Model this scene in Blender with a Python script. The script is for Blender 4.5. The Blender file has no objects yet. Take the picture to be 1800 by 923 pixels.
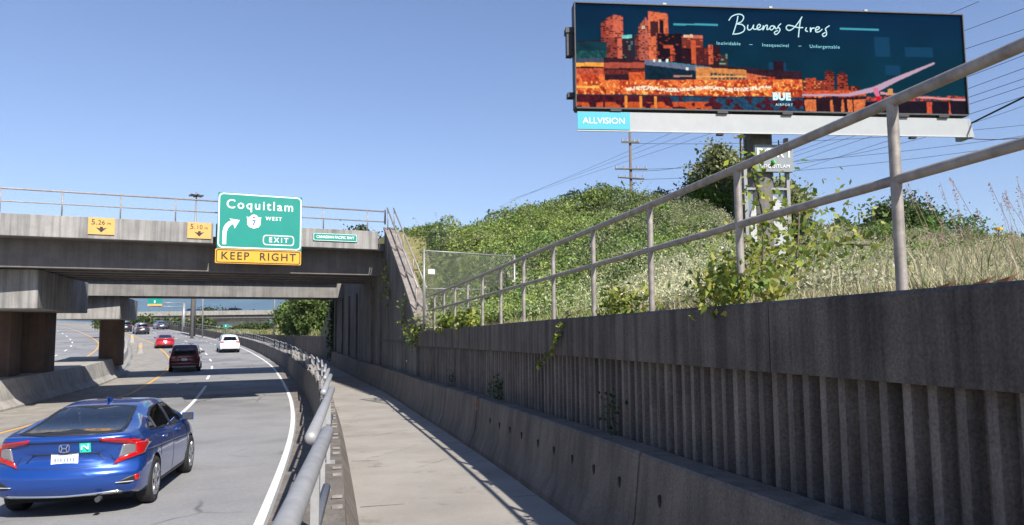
import bpy, bmesh, math, random
import numpy as np
from mathutils import Vector, Matrix
from mathutils.bvhtree import BVHTree
random.seed(7); rng = np.random.default_rng(7)
R = math.radians
sc = bpy.context.scene
COL = sc.collection

# ------------------------------------------------------------------ camera
FPX, HOR, ROLL = 1270.0, 572.0, 0.008        # focal length in photo pixels, horizon row, roll
pit = math.atan((HOR - 461.5) / FPX)
FW = np.array([0, math.cos(pit), math.sin(pit)]); UPv = np.array([0, -math.sin(pit), math.cos(pit)]); RT = np.array([1., 0, 0])
CR = RT * math.cos(ROLL) - UPv * math.sin(ROLL); CU = UPv * math.cos(ROLL) + RT * math.sin(ROLL)
cam = bpy.data.objects.new('camera', bpy.data.cameras.new('camera')); COL.objects.link(cam)
cam.data.sensor_width = 36.0; cam.data.lens = 36.0 * FPX / 1800.0
cam.data.clip_start = 0.05; cam.data.clip_end = 40000
m = Matrix.Identity(4)
for i in range(3):
    m[i][0], m[i][1], m[i][2] = CR[i], CU[i], -FW[i]
cam.matrix_world = m
sc.camera = cam

# ------------------------------------------------------------------ light and exposure
SUN_DIR = Vector((0.57, -0.88, 1.0)).normalized()   # towards the sun: behind and to the right
sun_el = math.asin(SUN_DIR.z); sun_az = math.atan2(SUN_DIR.x, SUN_DIR.y)
world = bpy.data.worlds.new('World'); sc.world = world; world.use_nodes = True
wn = world.node_tree; wn.nodes.clear()
sky = wn.nodes.new('ShaderNodeTexSky'); sky.sky_type = 'NISHITA'; sky.sun_disc = False
sky.sun_elevation = sun_el; sky.sun_rotation = sun_az
sky.altitude = 20; sky.air_density = 1.15; sky.dust_density = 0.15; sky.ozone_density = 4.5
bg = wn.nodes.new('ShaderNodeBackground'); bg.inputs['Strength'].default_value = 0.088
wo = wn.nodes.new('ShaderNodeOutputWorld')
tn = wn.nodes.new('ShaderNodeMix'); tn.data_type = 'RGBA'; tn.blend_type = 'MULTIPLY'; tn.inputs[0].default_value = 1; tn.inputs[7].default_value = (1.07, .93, .99, 1)
wn.links.new(sky.outputs[0], tn.inputs[6]); wn.links.new(tn.outputs[2], bg.inputs[0]); wn.links.new(bg.outputs[0], wo.inputs[0])
sun = bpy.data.objects.new('sun', bpy.data.lights.new('sun', 'SUN')); COL.objects.link(sun)
sun.data.energy = 5.0; sun.data.angle = R(0.53); sun.data.color = (1.0, 0.955, 0.88)
sun.rotation_euler = SUN_DIR.to_track_quat('Z', 'Y').to_euler(); sun.location = (20, -30, 40)
sc.view_settings.view_transform = 'Standard'; sc.view_settings.look = 'None'
sc.view_settings.gamma = 1.0; sc.view_settings.use_curve_mapping = False
sc.view_settings.exposure = 0.78
try:
    sc.cycles.max_bounces = 6; sc.cycles.transparent_max_bounces = 8
    sc.cycles.sample_clamp_indirect = 6.0
except Exception: pass

# ------------------------------------------------------------------ materials
def newmat(name):
    mt = bpy.data.materials.new(name); mt.use_nodes = True
    nt = mt.node_tree; b = nt.nodes['Principled BSDF']
    return mt, nt, b
def noise(nt, scale, detail=4, rough=0.55, vec=None, dim='3D'):
    n = nt.nodes.new('ShaderNodeTexNoise'); n.inputs['Scale'].default_value = scale
    n.inputs['Detail'].default_value = detail; n.inputs['Roughness'].default_value = rough
    if vec is not None: nt.links.new(vec, n.inputs['Vector'])
    return n.outputs['Fac']
def ramp(nt, fac, a, b, ca=(0, 0, 0, 1), cb=(1, 1, 1, 1)):
    r = nt.nodes.new('ShaderNodeValToRGB'); r.color_ramp.elements[0].position = a; r.color_ramp.elements[1].position = b
    r.color_ramp.elements[0].color = ca; r.color_ramp.elements[1].color = cb
    nt.links.new(fac, r.inputs[0]); return r.outputs[0]
def mix(nt, fac, a, b, mode='MIX'):
    n = nt.nodes.new('ShaderNodeMix'); n.data_type = 'RGBA'; n.blend_type = mode
    for s, v in ((0, fac), (6, a), (7, b)):
        if hasattr(v, 'is_linked') or isinstance(v, bpy.types.NodeSocket): nt.links.new(v, n.inputs[s])
        else: n.inputs[s].default_value = v if s == 0 else (tuple(v) + (1,) if len(v) == 3 else v)
    return n.outputs[2]
def pos(nt, sx=1, sy=1, sz=1):
    g = nt.nodes.new('ShaderNodeNewGeometry'); mp = nt.nodes.new('ShaderNodeMapping')
    mp.inputs['Scale'].default_value = (sx, sy, sz); nt.links.new(g.outputs['Position'], mp.inputs[0])
    return mp.outputs[0]
def bump(nt, b, h, strength=.3, dist=.01):
    n = nt.nodes.new('ShaderNodeBump'); n.inputs['Strength'].default_value = strength; n.inputs['Distance'].default_value = dist
    nt.links.new(h, n.inputs['Height']); nt.links.new(n.outputs[0], b.inputs['Normal'])
def c4(c): return (c[0], c[1], c[2], 1)
def sc3(c, k): return (c[0] * k, c[1] * k, c[2] * k)

def concrete(name, base, streak=.5, dark=.45, rough=.9, grain=.25, mottles=1.3):
    """weathered cast concrete: broad mottling, run-off streaks, pores"""
    mt, nt, b = newmat(name)
    p = pos(nt)
    broad = ramp(nt, noise(nt, mottles, 6, .6, p), .3, .72, c4(sc3(base, 1 - .28)), c4(sc3(base, 1.14)))
    st = noise(nt, 1.0, 5, .65, pos(nt, 5.5, 5.5, .22))
    stm = ramp(nt, st, .42, .62, (1, 1, 1, 1), c4((1 - streak * .62, 1 - streak * .6, 1 - streak * .56)))
    c1 = mix(nt, 1.0, broad, stm, 'MULTIPLY')
    gr = ramp(nt, noise(nt, 60, 3, .7, p), .3, .7, (1 - grain, 1 - grain, 1 - grain, 1), (1 + grain * .5, 1 + grain * .5, 1 + grain * .5, 1))
    c2 = mix(nt, 1.0, c1, gr, 'MULTIPLY')
    big = ramp(nt, noise(nt, .35, 4, .6, pos(nt, 1, 1, .8)), .5, .75, (1, 1, 1, 1), c4((dark + .25,) * 3))
    c3 = mix(nt, 1.0, c2, big, 'MULTIPLY')
    nt.links.new(c3, b.inputs['Base Color']); b.inputs['Roughness'].default_value = rough
    b.inputs['Specular IOR Level'].default_value = .25
    bump(nt, b, noise(nt, 45, 5, .7, p), .35, .01)
    return mt

def plain(name, col, rough=.5, metal=0, var=.12, vs=6, coat=0, bumps=0, spec=.5):
    mt, nt, b = newmat(name)
    f = noise(nt, vs, 5, .6, pos(nt))
    c = ramp(nt, f, .3, .7, c4(sc3(col, 1 - var)), c4(sc3(col, 1 + var)))
    nt.links.new(c, b.inputs['Base Color']); b.inputs['Roughness'].default_value = rough; b.inputs['Metallic'].default_value = metal
    b.inputs['Coat Weight'].default_value = coat; b.inputs['Coat Roughness'].default_value = .04
    b.inputs['Specular IOR Level'].default_value = spec
    if bumps: bump(nt, b, noise(nt, 40, 4, .6, pos(nt)), bumps, .01)
    return mt

def glassy(name, tint=(.35, .42, .42), alpha=.45):
    mt, nt, b = newmat(name)
    tr = nt.nodes.new('ShaderNodeBsdfTransparent'); tr.inputs[0].default_value = c4(tint)
    gl = nt.nodes.new('ShaderNodeBsdfGlossy'); gl.inputs['Roughness'].default_value = .02; gl.inputs['Color'].default_value = (1, 1, 1, 1)
    fr = nt.nodes.new('ShaderNodeFresnel'); fr.inputs['IOR'].default_value = 1.8
    mx = nt.nodes.new('ShaderNodeMixShader')
    nt.links.new(fr.outputs[0], mx.inputs[0]); nt.links.new(tr.outputs[0], mx.inputs[1]); nt.links.new(gl.outputs[0], mx.inputs[2])
    out = nt.nodes['Material Output']; nt.links.new(mx.outputs[0], out.inputs['Surface'])
    return mt

def leafmat(name, rough=.55, trans=.35):
    mt, nt, b = newmat(name)
    a = nt.nodes.new('ShaderNodeAttribute'); a.attribute_name = 'Col'
    nt.links.new(a.outputs['Color'], b.inputs['Base Color']); b.inputs['Roughness'].default_value = rough
    b.inputs['Specular IOR Level'].default_value = .3
    t = nt.nodes.new('ShaderNodeBsdfTranslucent'); nt.links.new(a.outputs['Color'], t.inputs['Color'])
    mx = nt.nodes.new('ShaderNodeMixShader'); mx.inputs[0].default_value = trans
    nt.links.new(b.outputs[0], mx.inputs[1]); nt.links.new(t.outputs[0], mx.inputs[2])
    nt.links.new(mx.outputs[0], nt.nodes['Material Output'].inputs['Surface'])
    return mt

def asphalt():
    mt, nt, b = newmat('aged asphalt')
    p = pos(nt)
    base = ramp(nt, noise(nt, .5, 6, .6, p), .3, .7, (.215, .212, .212, 1), (.285, .281, .279, 1))
    # darker oil strip and wheel wear, stretched with the traffic
    pt = ramp(nt, noise(nt, .13, 4, .6, pos(nt, 1, 1, 1)), .46, .62, (1, 1, 1, 1), (.70, .70, .715, 1))
    c = mix(nt, 1, base, pt, 'MULTIPLY')
    g = ramp(nt, noise(nt, 90, 3, .8, p), .3, .7, (.72, .72, .72, 1), (1.22, 1.22, 1.22, 1))
    c = mix(nt, 1, c, g, 'MULTIPLY')
    g2 = ramp(nt, noise(nt, 14, 4, .7, p), .35, .7, (.9, .9, .9, 1), (1.07, 1.07, 1.07, 1))
    c = mix(nt, 1, c, g2, 'MULTIPLY')
    # cracks
    v = nt.nodes.new('ShaderNodeTexVoronoi'); v.feature = 'DISTANCE_TO_EDGE'; v.inputs['Scale'].default_value = .55
    wv = nt.nodes.new('ShaderNodeMix'); wv.data_type = 'VECTOR'; wv.inputs[0].default_value = .22
    nn = nt.nodes.new('ShaderNodeTexNoise'); nn.inputs['Scale'].default_value = 2.2; nn.inputs['Detail'].default_value = 5
    nt.links.new(p, nn.inputs['Vector']); nt.links.new(p, wv.inputs[4]); nt.links.new(nn.outputs['Color'], wv.inputs[5])
    nt.links.new(wv.outputs[1], v.inputs['Vector'])
    cr = ramp(nt, v.outputs['Distance'], .0, .022, (0, 0, 0, 1), (1, 1, 1, 1))
    msk = ramp(nt, noise(nt, .22, 3, .5, p), .47, .53)
    crm = mix(nt, msk, (1, 1, 1), cr)
    crf = ramp(nt, crm, 0, 1, (.42, .42, .42, 1), (1, 1, 1, 1))
    c = mix(nt, 1, c, crf, 'MULTIPLY')
    nt.links.new(c, b.inputs['Base Color']); b.inputs['Roughness'].default_value = .88; b.inputs['Specular IOR Level'].default_value = .3
    bump(nt, b, noise(nt, 120, 3, .8, p), .5, .008)
    return mt

def groundmat():
    mt, nt, b = newmat('dry grassy earth')
    p = pos(nt)
    c = ramp(nt, noise(nt, .25, 6, .65, p), .35, .65, (.12, .135, .045, 1), (.26, .22, .12, 1))
    g = ramp(nt, noise(nt, 9, 5, .75, p), .3, .7, (.6, .6, .6, 1), (1.3, 1.3, 1.3, 1))
    c = mix(nt, 1, c, g, 'MULTIPLY')
    nt.links.new(c, b.inputs['Base Color']); b.inputs['Roughness'].default_value = 1; b.inputs['Specular IOR Level'].default_value = .1
    bump(nt, b, noise(nt, 14, 5, .7, p), .8, .05)
    return mt

def paint(name, col, wear=.5):
    mt, nt, b = newmat(name)
    p = pos(nt)
    w = ramp(nt, noise(nt, 18, 6, .75, p), wear - .06, wear + .06)
    c = mix(nt, w, (.23, .225, .22), col)
    nt.links.new(c, b.inputs['Base Color']); b.inputs['Roughness'].default_value = .8
    return mt

def sidewalkmat():
    mt, nt, b = newmat('sidewalk concrete')
    p = pos(nt)
    base = ramp(nt, noise(nt, .8, 6, .6, p), .32, .7, (.255, .232, .205, 1), (.34, .315, .28, 1))
    st = ramp(nt, noise(nt, 1.7, 6, .7, p), .58, .68, (1, 1, 1, 1), (.72, .7, .68, 1))
    c = mix(nt, 1, base, st, 'MULTIPLY')
    g = ramp(nt, noise(nt, 70, 3, .8, p), .3, .7, (.84, .84, .84, 1), (1.1, 1.1, 1.1, 1))
    c = mix(nt, 1, c, g, 'MULTIPLY')
    nt.links.new(c, b.inputs['Base Color']); b.inputs['Roughness'].default_value = .92; b.inputs['Specular IOR Level'].default_value = .25
    bump(nt, b, noise(nt, 80, 4, .8, p), .35, .006)
    return mt

M = {}
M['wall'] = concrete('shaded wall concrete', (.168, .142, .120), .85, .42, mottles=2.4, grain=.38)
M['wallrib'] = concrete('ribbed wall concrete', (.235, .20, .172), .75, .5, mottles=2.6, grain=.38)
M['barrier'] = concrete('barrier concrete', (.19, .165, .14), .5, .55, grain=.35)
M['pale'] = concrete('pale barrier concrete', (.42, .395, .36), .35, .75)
M['bridge'] = concrete('bridge concrete', (.33, .315, .295), .6, .65, mottles=.9)
M['girder'] = concrete('girder concrete', (.19, .175, .165), .3, .7)  # base colour kept dark to deepen the shade below the deck
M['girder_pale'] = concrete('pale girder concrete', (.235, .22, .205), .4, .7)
M['abut'] = concrete('abutment concrete', (.165, .158, .15), .9, .45)  # tone lowered, adds to the shade around the bridges
M['coping'] = concrete('coping concrete', (.27, .235, .205), .4, .7)
M['whitewall'] = concrete('whitewashed concrete', (.62, .60, .58), .15, .9)
M['pinkcol'] = concrete('column concrete', (.14, .095, .075), .3, .8)  # shade under the decks is put into this dark base colour
M['road'] = asphalt(); M['ground'] = groundmat(); M['walk'] = sidewalkmat()
M['dark_joint'] = plain('dark joint filler', (.02, .02, .02), .9)
M['white_paint'] = paint('worn white road paint', (.72, .71, .69), .40)
M['yellow_paint'] = paint('worn yellow road paint', (.62, .33, .06), .42)
M['rail'] = plain('galvanised pipe', (.31, .275, .245), .6, .4, .30, 11, bumps=.12)
M['railold'] = plain('weathered grey pipe', (.31, .305, .30), .55, .2, .14, 14)
M['darkrail'] = plain('dark sooty pipe', (.10, .10, .105), .6, .2, .2)
M['rust'] = plain('rusty steel', (.30, .16, .10), .8, .1, .3, 14)
M['grey'] = plain('grey painted steel', (.42, .42, .42), .5, .1, .08, 4)
M['apron'] = plain('billboard apron metal', (.34, .35, .35), .45, .1, .05, 2)
M['darksteel'] = plain('dark steel', (.05, .05, .055), .6, .3, .2)
M['pole'] = plain('weathered wood pole', (.13, .105, .085), .9, 0, .3, 12, bumps=.3)
M['wire'] = plain('dark cable', (.02, .02, .02), .7)
M['cyan'] = plain('cyan sign', (.05, .38, .52), .5, 0, .03, 2)
M['green'] = plain('green retroreflective sheeting', (.0, .215, .17), .45, 0, .05, 3)
M['orange'] = plain('amber retroreflective sheeting', (.70, .33, .02), .5, 0, .05, 3)
M['paleorange'] = plain('faded amber sheeting', (.60, .33, .09), .55, 0, .07, 5)
M['white'] = plain('white lettering', (.78, .78, .76), .5, 0, .03)
M['black'] = plain('black lettering', (.02, .018, .015), .55, 0, .05)
M['blue_ink'] = plain('blue lettering', (.03, .10, .32), .5)
M['red_ink'] = plain('red emblem', (.55, .03, .04), .5)
M['leaf'] = leafmat('leaves'); M['drygrass'] = leafmat('dry grass', .8, .3)
M['bark'] = plain('bark', (.10, .08, .06), .95, 0, .3, 10, bumps=.3)
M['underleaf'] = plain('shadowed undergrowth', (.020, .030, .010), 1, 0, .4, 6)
M['rubber'] = plain('tyre rubber', (.018, .018, .018), .8, 0, .2)
M['alloy'] = plain('alloy rim', (.55, .55, .57), .3, .85, .05)
M['plastic'] = plain('black plastic trim', (.015, .015, .017), .45, 0, .1)
M['interior'] = plain('dark upholstery', (.055, .055, .06), .85, 0, .2)
M['chrome'] = plain('chrome', (.75, .76, .78), .12, 1, .02)
M['redlens'] = plain('red lamp lens', (.42, .006, .008), .12, 0, .05, coat=1)
M['clearlens'] = plain('clear lamp lens', (.25, .24, .25), .15, .4, .05, coat=1)
M['glass'] = glassy('tinted car glass', (.78, .88, .88))
M['darkglass'] = glassy('dark car glass', (.10, .12, .12))
M['wheelwell'] = plain('wheel well', (.008, .008, .008), .95)
M['plate'] = plain('number plate', (.74, .74, .76), .4, 0, .03)
M['mountain'] = plain('forested mountain', (.035, .06, .045), 1, 0, .4, .002)
M['silverpole'] = plain('aluminium pole', (.27, .27, .26), .45, .4, .08)
M['mesh'] = plain('fence wire', (.45, .45, .43), .5, .5, .1)

def carpaint(name, col, rough=.28, metal=.35):
    mt, nt, b = newmat(name)
    g = noise(nt, 900, 2, .5, pos(nt))
    c = ramp(nt, g, .3, .7, c4(sc3(col, .9)), c4(sc3(col, 1.12)))
    d = ramp(nt, noise(nt, 2.5, 5, .6, pos(nt)), .3, .8, (1, 1, 1, 1), (.93, .93, .92, 1))
    c = mix(nt, 1, c, d, 'MULTIPLY')
    nt.links.new(c, b.inputs['Base Color']); b.inputs['Metallic'].default_value = metal; b.inputs['Roughness'].default_value = rough
    b.inputs['Coat Weight'].default_value = 1; b.inputs['Coat Roughness'].default_value = .05
    return mt

# ------------------------------------------------------------------ object helpers
def tag(o, label=None, cat=None, group=None, kind=None):
    if label: o['label'] = label
    if cat: o['category'] = cat
    if group: o['group'] = group
    if kind: o['kind'] = kind
    return o
def empty(name, loc, rz=0, parent=None):
    o = bpy.data.objects.new(name, None); COL.objects.link(o); o.location = loc; o.rotation_euler = (0, 0, rz)
    o.empty_display_size = .2
    if parent: o.parent = parent
    return o
class MB:
    def __init__(s): s.v = []; s.f = []; s.mi = []
    def add(s, vs, fs, mi=0):
        n = len(s.v); s.v.extend([tuple(map(float, q)) for q in vs]); s.f.extend([tuple(n + i for i in f) for f in fs]); s.mi.extend([mi] * len(fs)); return s
    def hexa(s, p, mi=0):   # 8 points, bottom ring then top ring
        return s.add(p, [(3, 2, 1, 0), (4, 5, 6, 7), (0, 1, 5, 4), (1, 2, 6, 5), (2, 3, 7, 6), (3, 0, 4, 7)], mi)
    def box(s, c, d, rz=0, mi=0, ax=None):
        """box centre c, full dimensions d, rotated about z (or local axes ax = 3 unit vectors)"""
        if ax is None:
            ca, sa = math.cos(rz), math.sin(rz); ax = ((ca, sa, 0), (-sa, ca, 0), (0, 0, 1))
        ax = [np.array(a, float) for a in ax]; c = np.array(c, float); p = []
        for z in (-.5, .5):
            for x, y in ((-.5, -.5), (.5, -.5), (.5, .5), (-.5, .5)):
                p.append(c + ax[0] * x * d[0] + ax[1] * y * d[1] + ax[2] * z * d[2])
        return s.hexa(p, mi)
    def tube(s, pts, r, n=8, caps=True, mi=0):
        pts = [np.array(p, float) for p in pts]; rs = r if hasattr(r, '__len__') else [r] * len(pts)
        base = len(s.v); prev = None
        for i, p in enumerate(pts):
            t = pts[min(i + 1, len(pts) - 1)] - pts[max(i - 1, 0)]; t = t / (np.linalg.norm(t) + 1e-9)
            if prev is None:
                a = np.cross(t, (0, 0, 1.)); 
                if np.linalg.norm(a) < .1: a = np.cross(t, (0, 1., 0))
            else: a = prev - t * (prev @ t)
            a = a / np.linalg.norm(a); prev = a; b = np.cross(t, a)
            for k in range(n):
                th = 2 * math.pi * k / n; s.v.append(tuple(p + (a * math.cos(th) + b * math.sin(th)) * rs[i]))
        for i in range(len(pts) - 1):
            for k in range(n):
                k2 = (k + 1) % n; s.f.append((base + i * n + k, base + i * n + k2, base + (i + 1) * n + k2, base + (i + 1) * n + k)); s.mi.append(mi)
        if caps:
            s.f.append(tuple(base + k for k in range(n))[::-1]); s.mi.append(mi)
            e = base + (len(pts) - 1) * n; s.f.append(tuple(e + k for k in range(n))); s.mi.append(mi)
        return s
    def prism(s, poly, O, U, V, N, depth, mi=0):
        """2-D polygon (u,v) placed at O with axes U,V and extruded along N by depth"""
        O, U, V, N = [np.array(a, float) for a in (O, U, V, N)]; n = len(poly)
        f0 = [O + U * u + V * v for u, v in poly]; f1 = [p + N * depth for p in f0]
        fs = [tuple(range(n))[::-1], tuple(range(n, 2 * n))] + [(i, (i + 1) % n, n + (i + 1) % n, n + i) for i in range(n)]
        return s.add(f0 + f1, fs, mi)
    def build(s, name, mat, parent=None, origin=None, local=False, smooth=False, mats=None):
        v = np.array(s.v, float).reshape(-1, 3)
        if parent is not None:
            off = np.zeros(3) if local else np.array(worldloc(parent)); loc = (0, 0, 0)
        else:
            if origin is None: origin = ((v[:, 0].min() + v[:, 0].max()) / 2, (v[:, 1].min() + v[:, 1].max()) / 2, v[:, 2].min())
            off = np.array(origin); loc = tuple(origin)
        me = bpy.data.meshes.new(name); me.from_pydata((v - off).tolist(), [], s.f); 
        for mm in (mats or [mat]): me.materials.append(mm)
        if mats: me.polygons.foreach_set('material_index', s.mi)
        if smooth: me.polygons.foreach_set('use_smooth', [True] * len(s.f))
        bm = bmesh.new(); bm.from_mesh(me); bmesh.ops.recalc_face_normals(bm, faces=bm.faces); bm.to_mesh(me); bm.free()
        me.update()
        o = bpy.data.objects.new(name, me); COL.objects.link(o); o.location = loc
        if parent is not None: o.parent = parent
        return o
def worldloc(o):
    l = np.array(o.location); p = o.parent
    while p is not None: l = l + np.array(p.location); p = p.parent
    return l
def struct(o): o['kind'] = 'structure'; return o
def bevel(o, w=.01, seg=2):
    md = o.modifiers.new('bevel', 'BEVEL'); md.width = w; md.segments = seg; md.limit_method = 'ANGLE'; md.angle_limit = R(35); return o
def copy_tree(o, parent=None):
    c = o.copy(); COL.objects.link(c)
    if parent is not None: c.parent = parent
    for ch in list(o.children): copy_tree(ch, c)
    return c
_fontcache = {}
def text_part(name, txt, size, O, U, V, mat, parent, align='CENTER', local=False, depth=.004, xs=1.0, bold=0.0, spacing=1.0):
    """lettering as a thin mesh; O anchor, U reading direction, V up"""
    cu = bpy.data.curves.new('t', 'FONT'); cu.body = txt; cu.size = size; cu.align_x = align; cu.align_y = 'CENTER'
    cu.extrude = depth / 2; cu.offset = bold; cu.space_character = spacing; cu.resolution_u = 3
    to = bpy.data.objects.new('t', cu); COL.objects.link(to)
    bpy.context.view_layer.update()
    me = bpy.data.meshes.new_from_object(to.evaluated_get(bpy.context.evaluated_depsgraph_get()))
    bpy.data.objects.remove(to); bpy.data.curves.remove(cu)
    U = np.array(U, float); V = np.array(V, float); N = np.cross(U, V)
    off = np.zeros(3) if local else np.array(worldloc(parent))
    n = len(me.vertices); a = np.zeros(n * 3); me.vertices.foreach_get('co', a); a = a.reshape(-1, 3)
    w = np.array(O, float) - off + np.outer(a[:, 0] * xs, U) + np.outer(a[:, 1], V) + np.outer(a[:, 2] + depth / 2, N)
    me.vertices.foreach_set('co', w.ravel()); me.materials.clear(); me.materials.append(mat); me.update()
    o = bpy.data.objects.new(name, me); COL.objects.link(o); o.parent = parent
    return o

def ray(px, py, Y):
    """world point seen at photo pixel (px,py) at forward distance Y: used to read positions off the photograph"""
    v = FW * FPX + CR * (px - 900) - CU * (py - 461.5); return v * (Y / v[1])

# ------------------------------------------------------------------ alignment of the road (survey of the place)
S = np.arange(-14, 330.01, .5)
_th = np.radians(np.interp(S, [-14, -6, 0, 8, 16, 26, 36, 50, 65, 85, 110, 150, 200, 330],
      [-9.2, -9.9, -11.8, -14.1, -14.6, -16.8, -19.6, -20.8, -24.4, -27.1, -33.6, -37.6, -44.3, -58]))
_k = np.ones(9) / 9; _th = np.convolve(np.pad(_th, 4, mode='edge'), _k, 'valid')
PX = np.cumsum(np.sin(_th)) * .5; PY = np.cumsum(np.cos(_th)) * .5; _i0 = int(np.argmin(abs(S)))
PX = PX - PX[_i0] + .156; PY = PY - PY[_i0]
def smo(xs, ys, w=15):
    a = np.interp(S, xs, ys); return np.convolve(np.pad(a, w, mode='edge'), np.ones(2 * w + 1) / (2 * w + 1), 'valid')
_zw = smo([-14, 0, 10, 20, 35, 60, 90, 140, 200, 330], [-1.4, -1.69, -1.95, -2.27, -2.48, -2.3, -1.7, -.0, .9, 3.0], 5)
_zr = smo([-14, 0, 12, 26, 45, 63, 82, 108, 150, 200, 330], [-1.6, -2.05, -2.64, -3.05, -2.92, -2.66, -2.17, -1.45, .1, 1.4, 4.2], 8)
_wt = smo([-14, 0, 10, 22, 40], [.30, .19, .05, -.16, -.3], 3)
def zw(s): return np.interp(s, S, _zw)
def zr(s): return np.interp(s, S, _zr)
def wt(s): return np.interp(s, S, _wt)
def P(s, o, z=0.0):
    x = np.interp(s, S, PX); y = np.interp(s, S, PY); t = np.interp(s, S, _th)
    return np.array([x + math.cos(t) * o, y - math.sin(t) * o, z])
def head(s): return float(np.interp(s, S, _th))
def sweep(mb, prof, s0, s1, ds, zf, closed=True, mi=0):
    """sweep a cross-section [(offset, height)] along the alignment"""
    n = max(1, int(round((s1 - s0) / ds))); ss = np.linspace(s0, s1, n + 1); base = len(mb.v); k = 0
    for s in ss:
        pr = prof(s) if callable(prof) else prof
        for o, z in pr: mb.v.append(tuple(P(s, o, z + float(zf(s)))))
    k = len(prof(s0)) if callable(prof) else len(prof)
    for i in range(n):
        for j in range(k if closed else k - 1):
            j2 = (j + 1) % k; mb.f.append((base + i * k + j, base + i * k + j2, base + (i + 1) * k + j2, base + (i + 1) * k + j)); mb.mi.append(mi)
    if closed:
        mb.f.append(tuple(base + j for j in range(k))); mb.mi.append(mi)
        mb.f.append(tuple(base + n * k + j for j in range(k))[::-1]); mb.mi.append(mi)
    return mb
# railway bridge axis: right end of the near face, direction along the face, direction away from the camera
BA = np.array([-5.4, 29.0]); BD = np.array([.9, .43]); BD /= np.hypot(*BD); BN = np.array([-BD[1], BD[0]])
def B(t, n, z): q = BA + BD * t + BN * n; return np.array([q[0], q[1], z])
BDv = np.array([BD[0], BD[1], 0]); BNv = np.array([BN[0], BN[1], 0]); ZV = np.array([0, 0, 1.])
# ================================================================== GROUND, ROADS
def nearest(x, y):
    x = np.atleast_1d(x).ravel(); y = np.atleast_1d(y).ravel(); s = np.empty(len(x)); o = np.empty(len(x))
    for a in range(0, len(x), 4000):
        xx = x[a:a + 4000, None] - PX[None]; yy = y[a:a + 4000, None] - PY[None]
        i = (xx * xx + yy * yy).argmin(1); t = _th[i]; dx = x[a:a + 4000] - PX[i]; dy = y[a:a + 4000] - PY[i]
        s[a:a + 4000] = S[i] + dx * np.sin(t) + dy * np.cos(t); o[a:a + 4000] = dx * np.cos(t) - dy * np.sin(t)
    return s, o
def smooth(u): u = np.clip(u, 0, 1); return u * u * (3 - 2 * u)
def crest(t): return 3.85 + 1.6 * smooth((t - 3) / 9) - 1.3 * smooth((t - 20) / 16)
def lowback(s): return np.interp(s, [45, 60, 80, 110, 150, 200, 330], [-.70, -.80, -.90, -.95, -.8, -.6, .3])
def hill(x, y, s, o):
    """height of the earth on the right of the sidewalk wall"""
    t = (x - BA[0]) * BD[0] + (y - BA[1]) * BD[1]; n = (x - BA[0]) * BN[0] + (y - BA[1]) * BN[1]
    dw = np.maximum(o - 2.8, 0); c = crest(t); w = wt(np.minimum(s, 22)) - .04
    u = dw / (dw + np.maximum(-n, 0) + 1e-6)
    front = w + (c - w) * (u ** (.85 + .75 * smooth((x / np.maximum(y, 1) - .16) / .4)))
    back = c + (lowback(s) + .002 * dw - c) * smooth((n - 17) / 13)
    gl = np.exp(-((x / np.maximum(y, 1) - .365) / .05) ** 2) * (y < 60) * (y > 3); front = w + (front - w) * (1 - .38 * gl)
    h = np.where(n < 0, front, back)
    h = h + .10 * np.sin(x * 1.3 + .6 * y) * np.minimum(dw / 4, 1)
    far = smooth((np.hypot(x, y) - 260) / 200); return h * (1 - far) + .2 * far
# base sheet to the horizon
def spaced(lo, hi, c, n, k): 
    u = np.linspace(-1, 1, n); a = np.sinh(u * k) / math.sinh(k); return np.where(a < 0, c + a * (c - lo), c + a * (hi - c))
gx = spaced(-11800, 11800, -25, 240, 7.3); gy = spaced(-400, 13800, 60, 240, 6.8)
X, Y = np.meshgrid(gx, gy); s_, o_ = nearest(X, Y); s_ = s_.reshape(X.shape); o_ = o_.reshape(X.shape)
base = zr(s_) - .35
lft = np.where(o_ < -27, np.minimum((-27 - o_) * .07, 2.4), 0)
base = base + lft
far = smooth((np.hypot(X + 25, Y - 60) - 220) / 300); Z = base * (1 - far) + .2 * far
Z = np.where((o_ > 4) & (s_ >= 60) & (np.hypot(X, Y) < 420), np.minimum(Z, -1.7), Z); Z = np.where((o_ > 1) & (s_ < 60) & (Y < 200), np.minimum(Z, -3.2), Z)
me = bpy.data.meshes.new('ground'); ny, nx = X.shape
idx = np.arange(nx * ny).reshape(ny, nx); q = np.stack([idx[:-1, :-1], idx[:-1, 1:], idx[1:, 1:], idx[1:, :-1]], -1).reshape(-1, 4)
me.from_pydata(np.stack([X.ravel(), Y.ravel(), Z.ravel()], -1).tolist(), [], q.tolist()); me.materials.append(M['ground'])
g = bpy.data.objects.new('ground', me); COL.objects.link(g); struct(g)
# right-hand bank, from the wall to beyond the railway
ss = np.concatenate([np.arange(-14, 60, .75), np.arange(60, 330, 4)]); oo = 2.44 + np.concatenate([[0], np.geomspace(.05, 150, 70)])
SS, OO = np.meshgrid(ss, oo, indexing='ij'); tt = np.interp(SS, S, _th)
HX = np.interp(SS, S, PX) + np.cos(tt) * OO; HY = np.interp(SS, S, PY) - np.sin(tt) * OO
HZ = hill(HX, HY, SS, OO); HZ[:, 0] = -4.0; HZ[:, -1] -= 3
me = bpy.data.meshes.new('hillside'); a, b_ = SS.shape; idx = np.arange(a * b_).reshape(a, b_)
q = np.stack([idx[:-1, :-1], idx[1:, :-1], idx[1:, 1:], idx[:-1, 1:]], -1).reshape(-1, 4)
me.from_pydata(np.stack([HX.ravel(), HY.ravel(), HZ.ravel()], -1).tolist(), [], q.tolist()); me.materials.append(M['ground'])
me.polygons.foreach_set('use_smooth', [True] * len(me.polygons))
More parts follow.
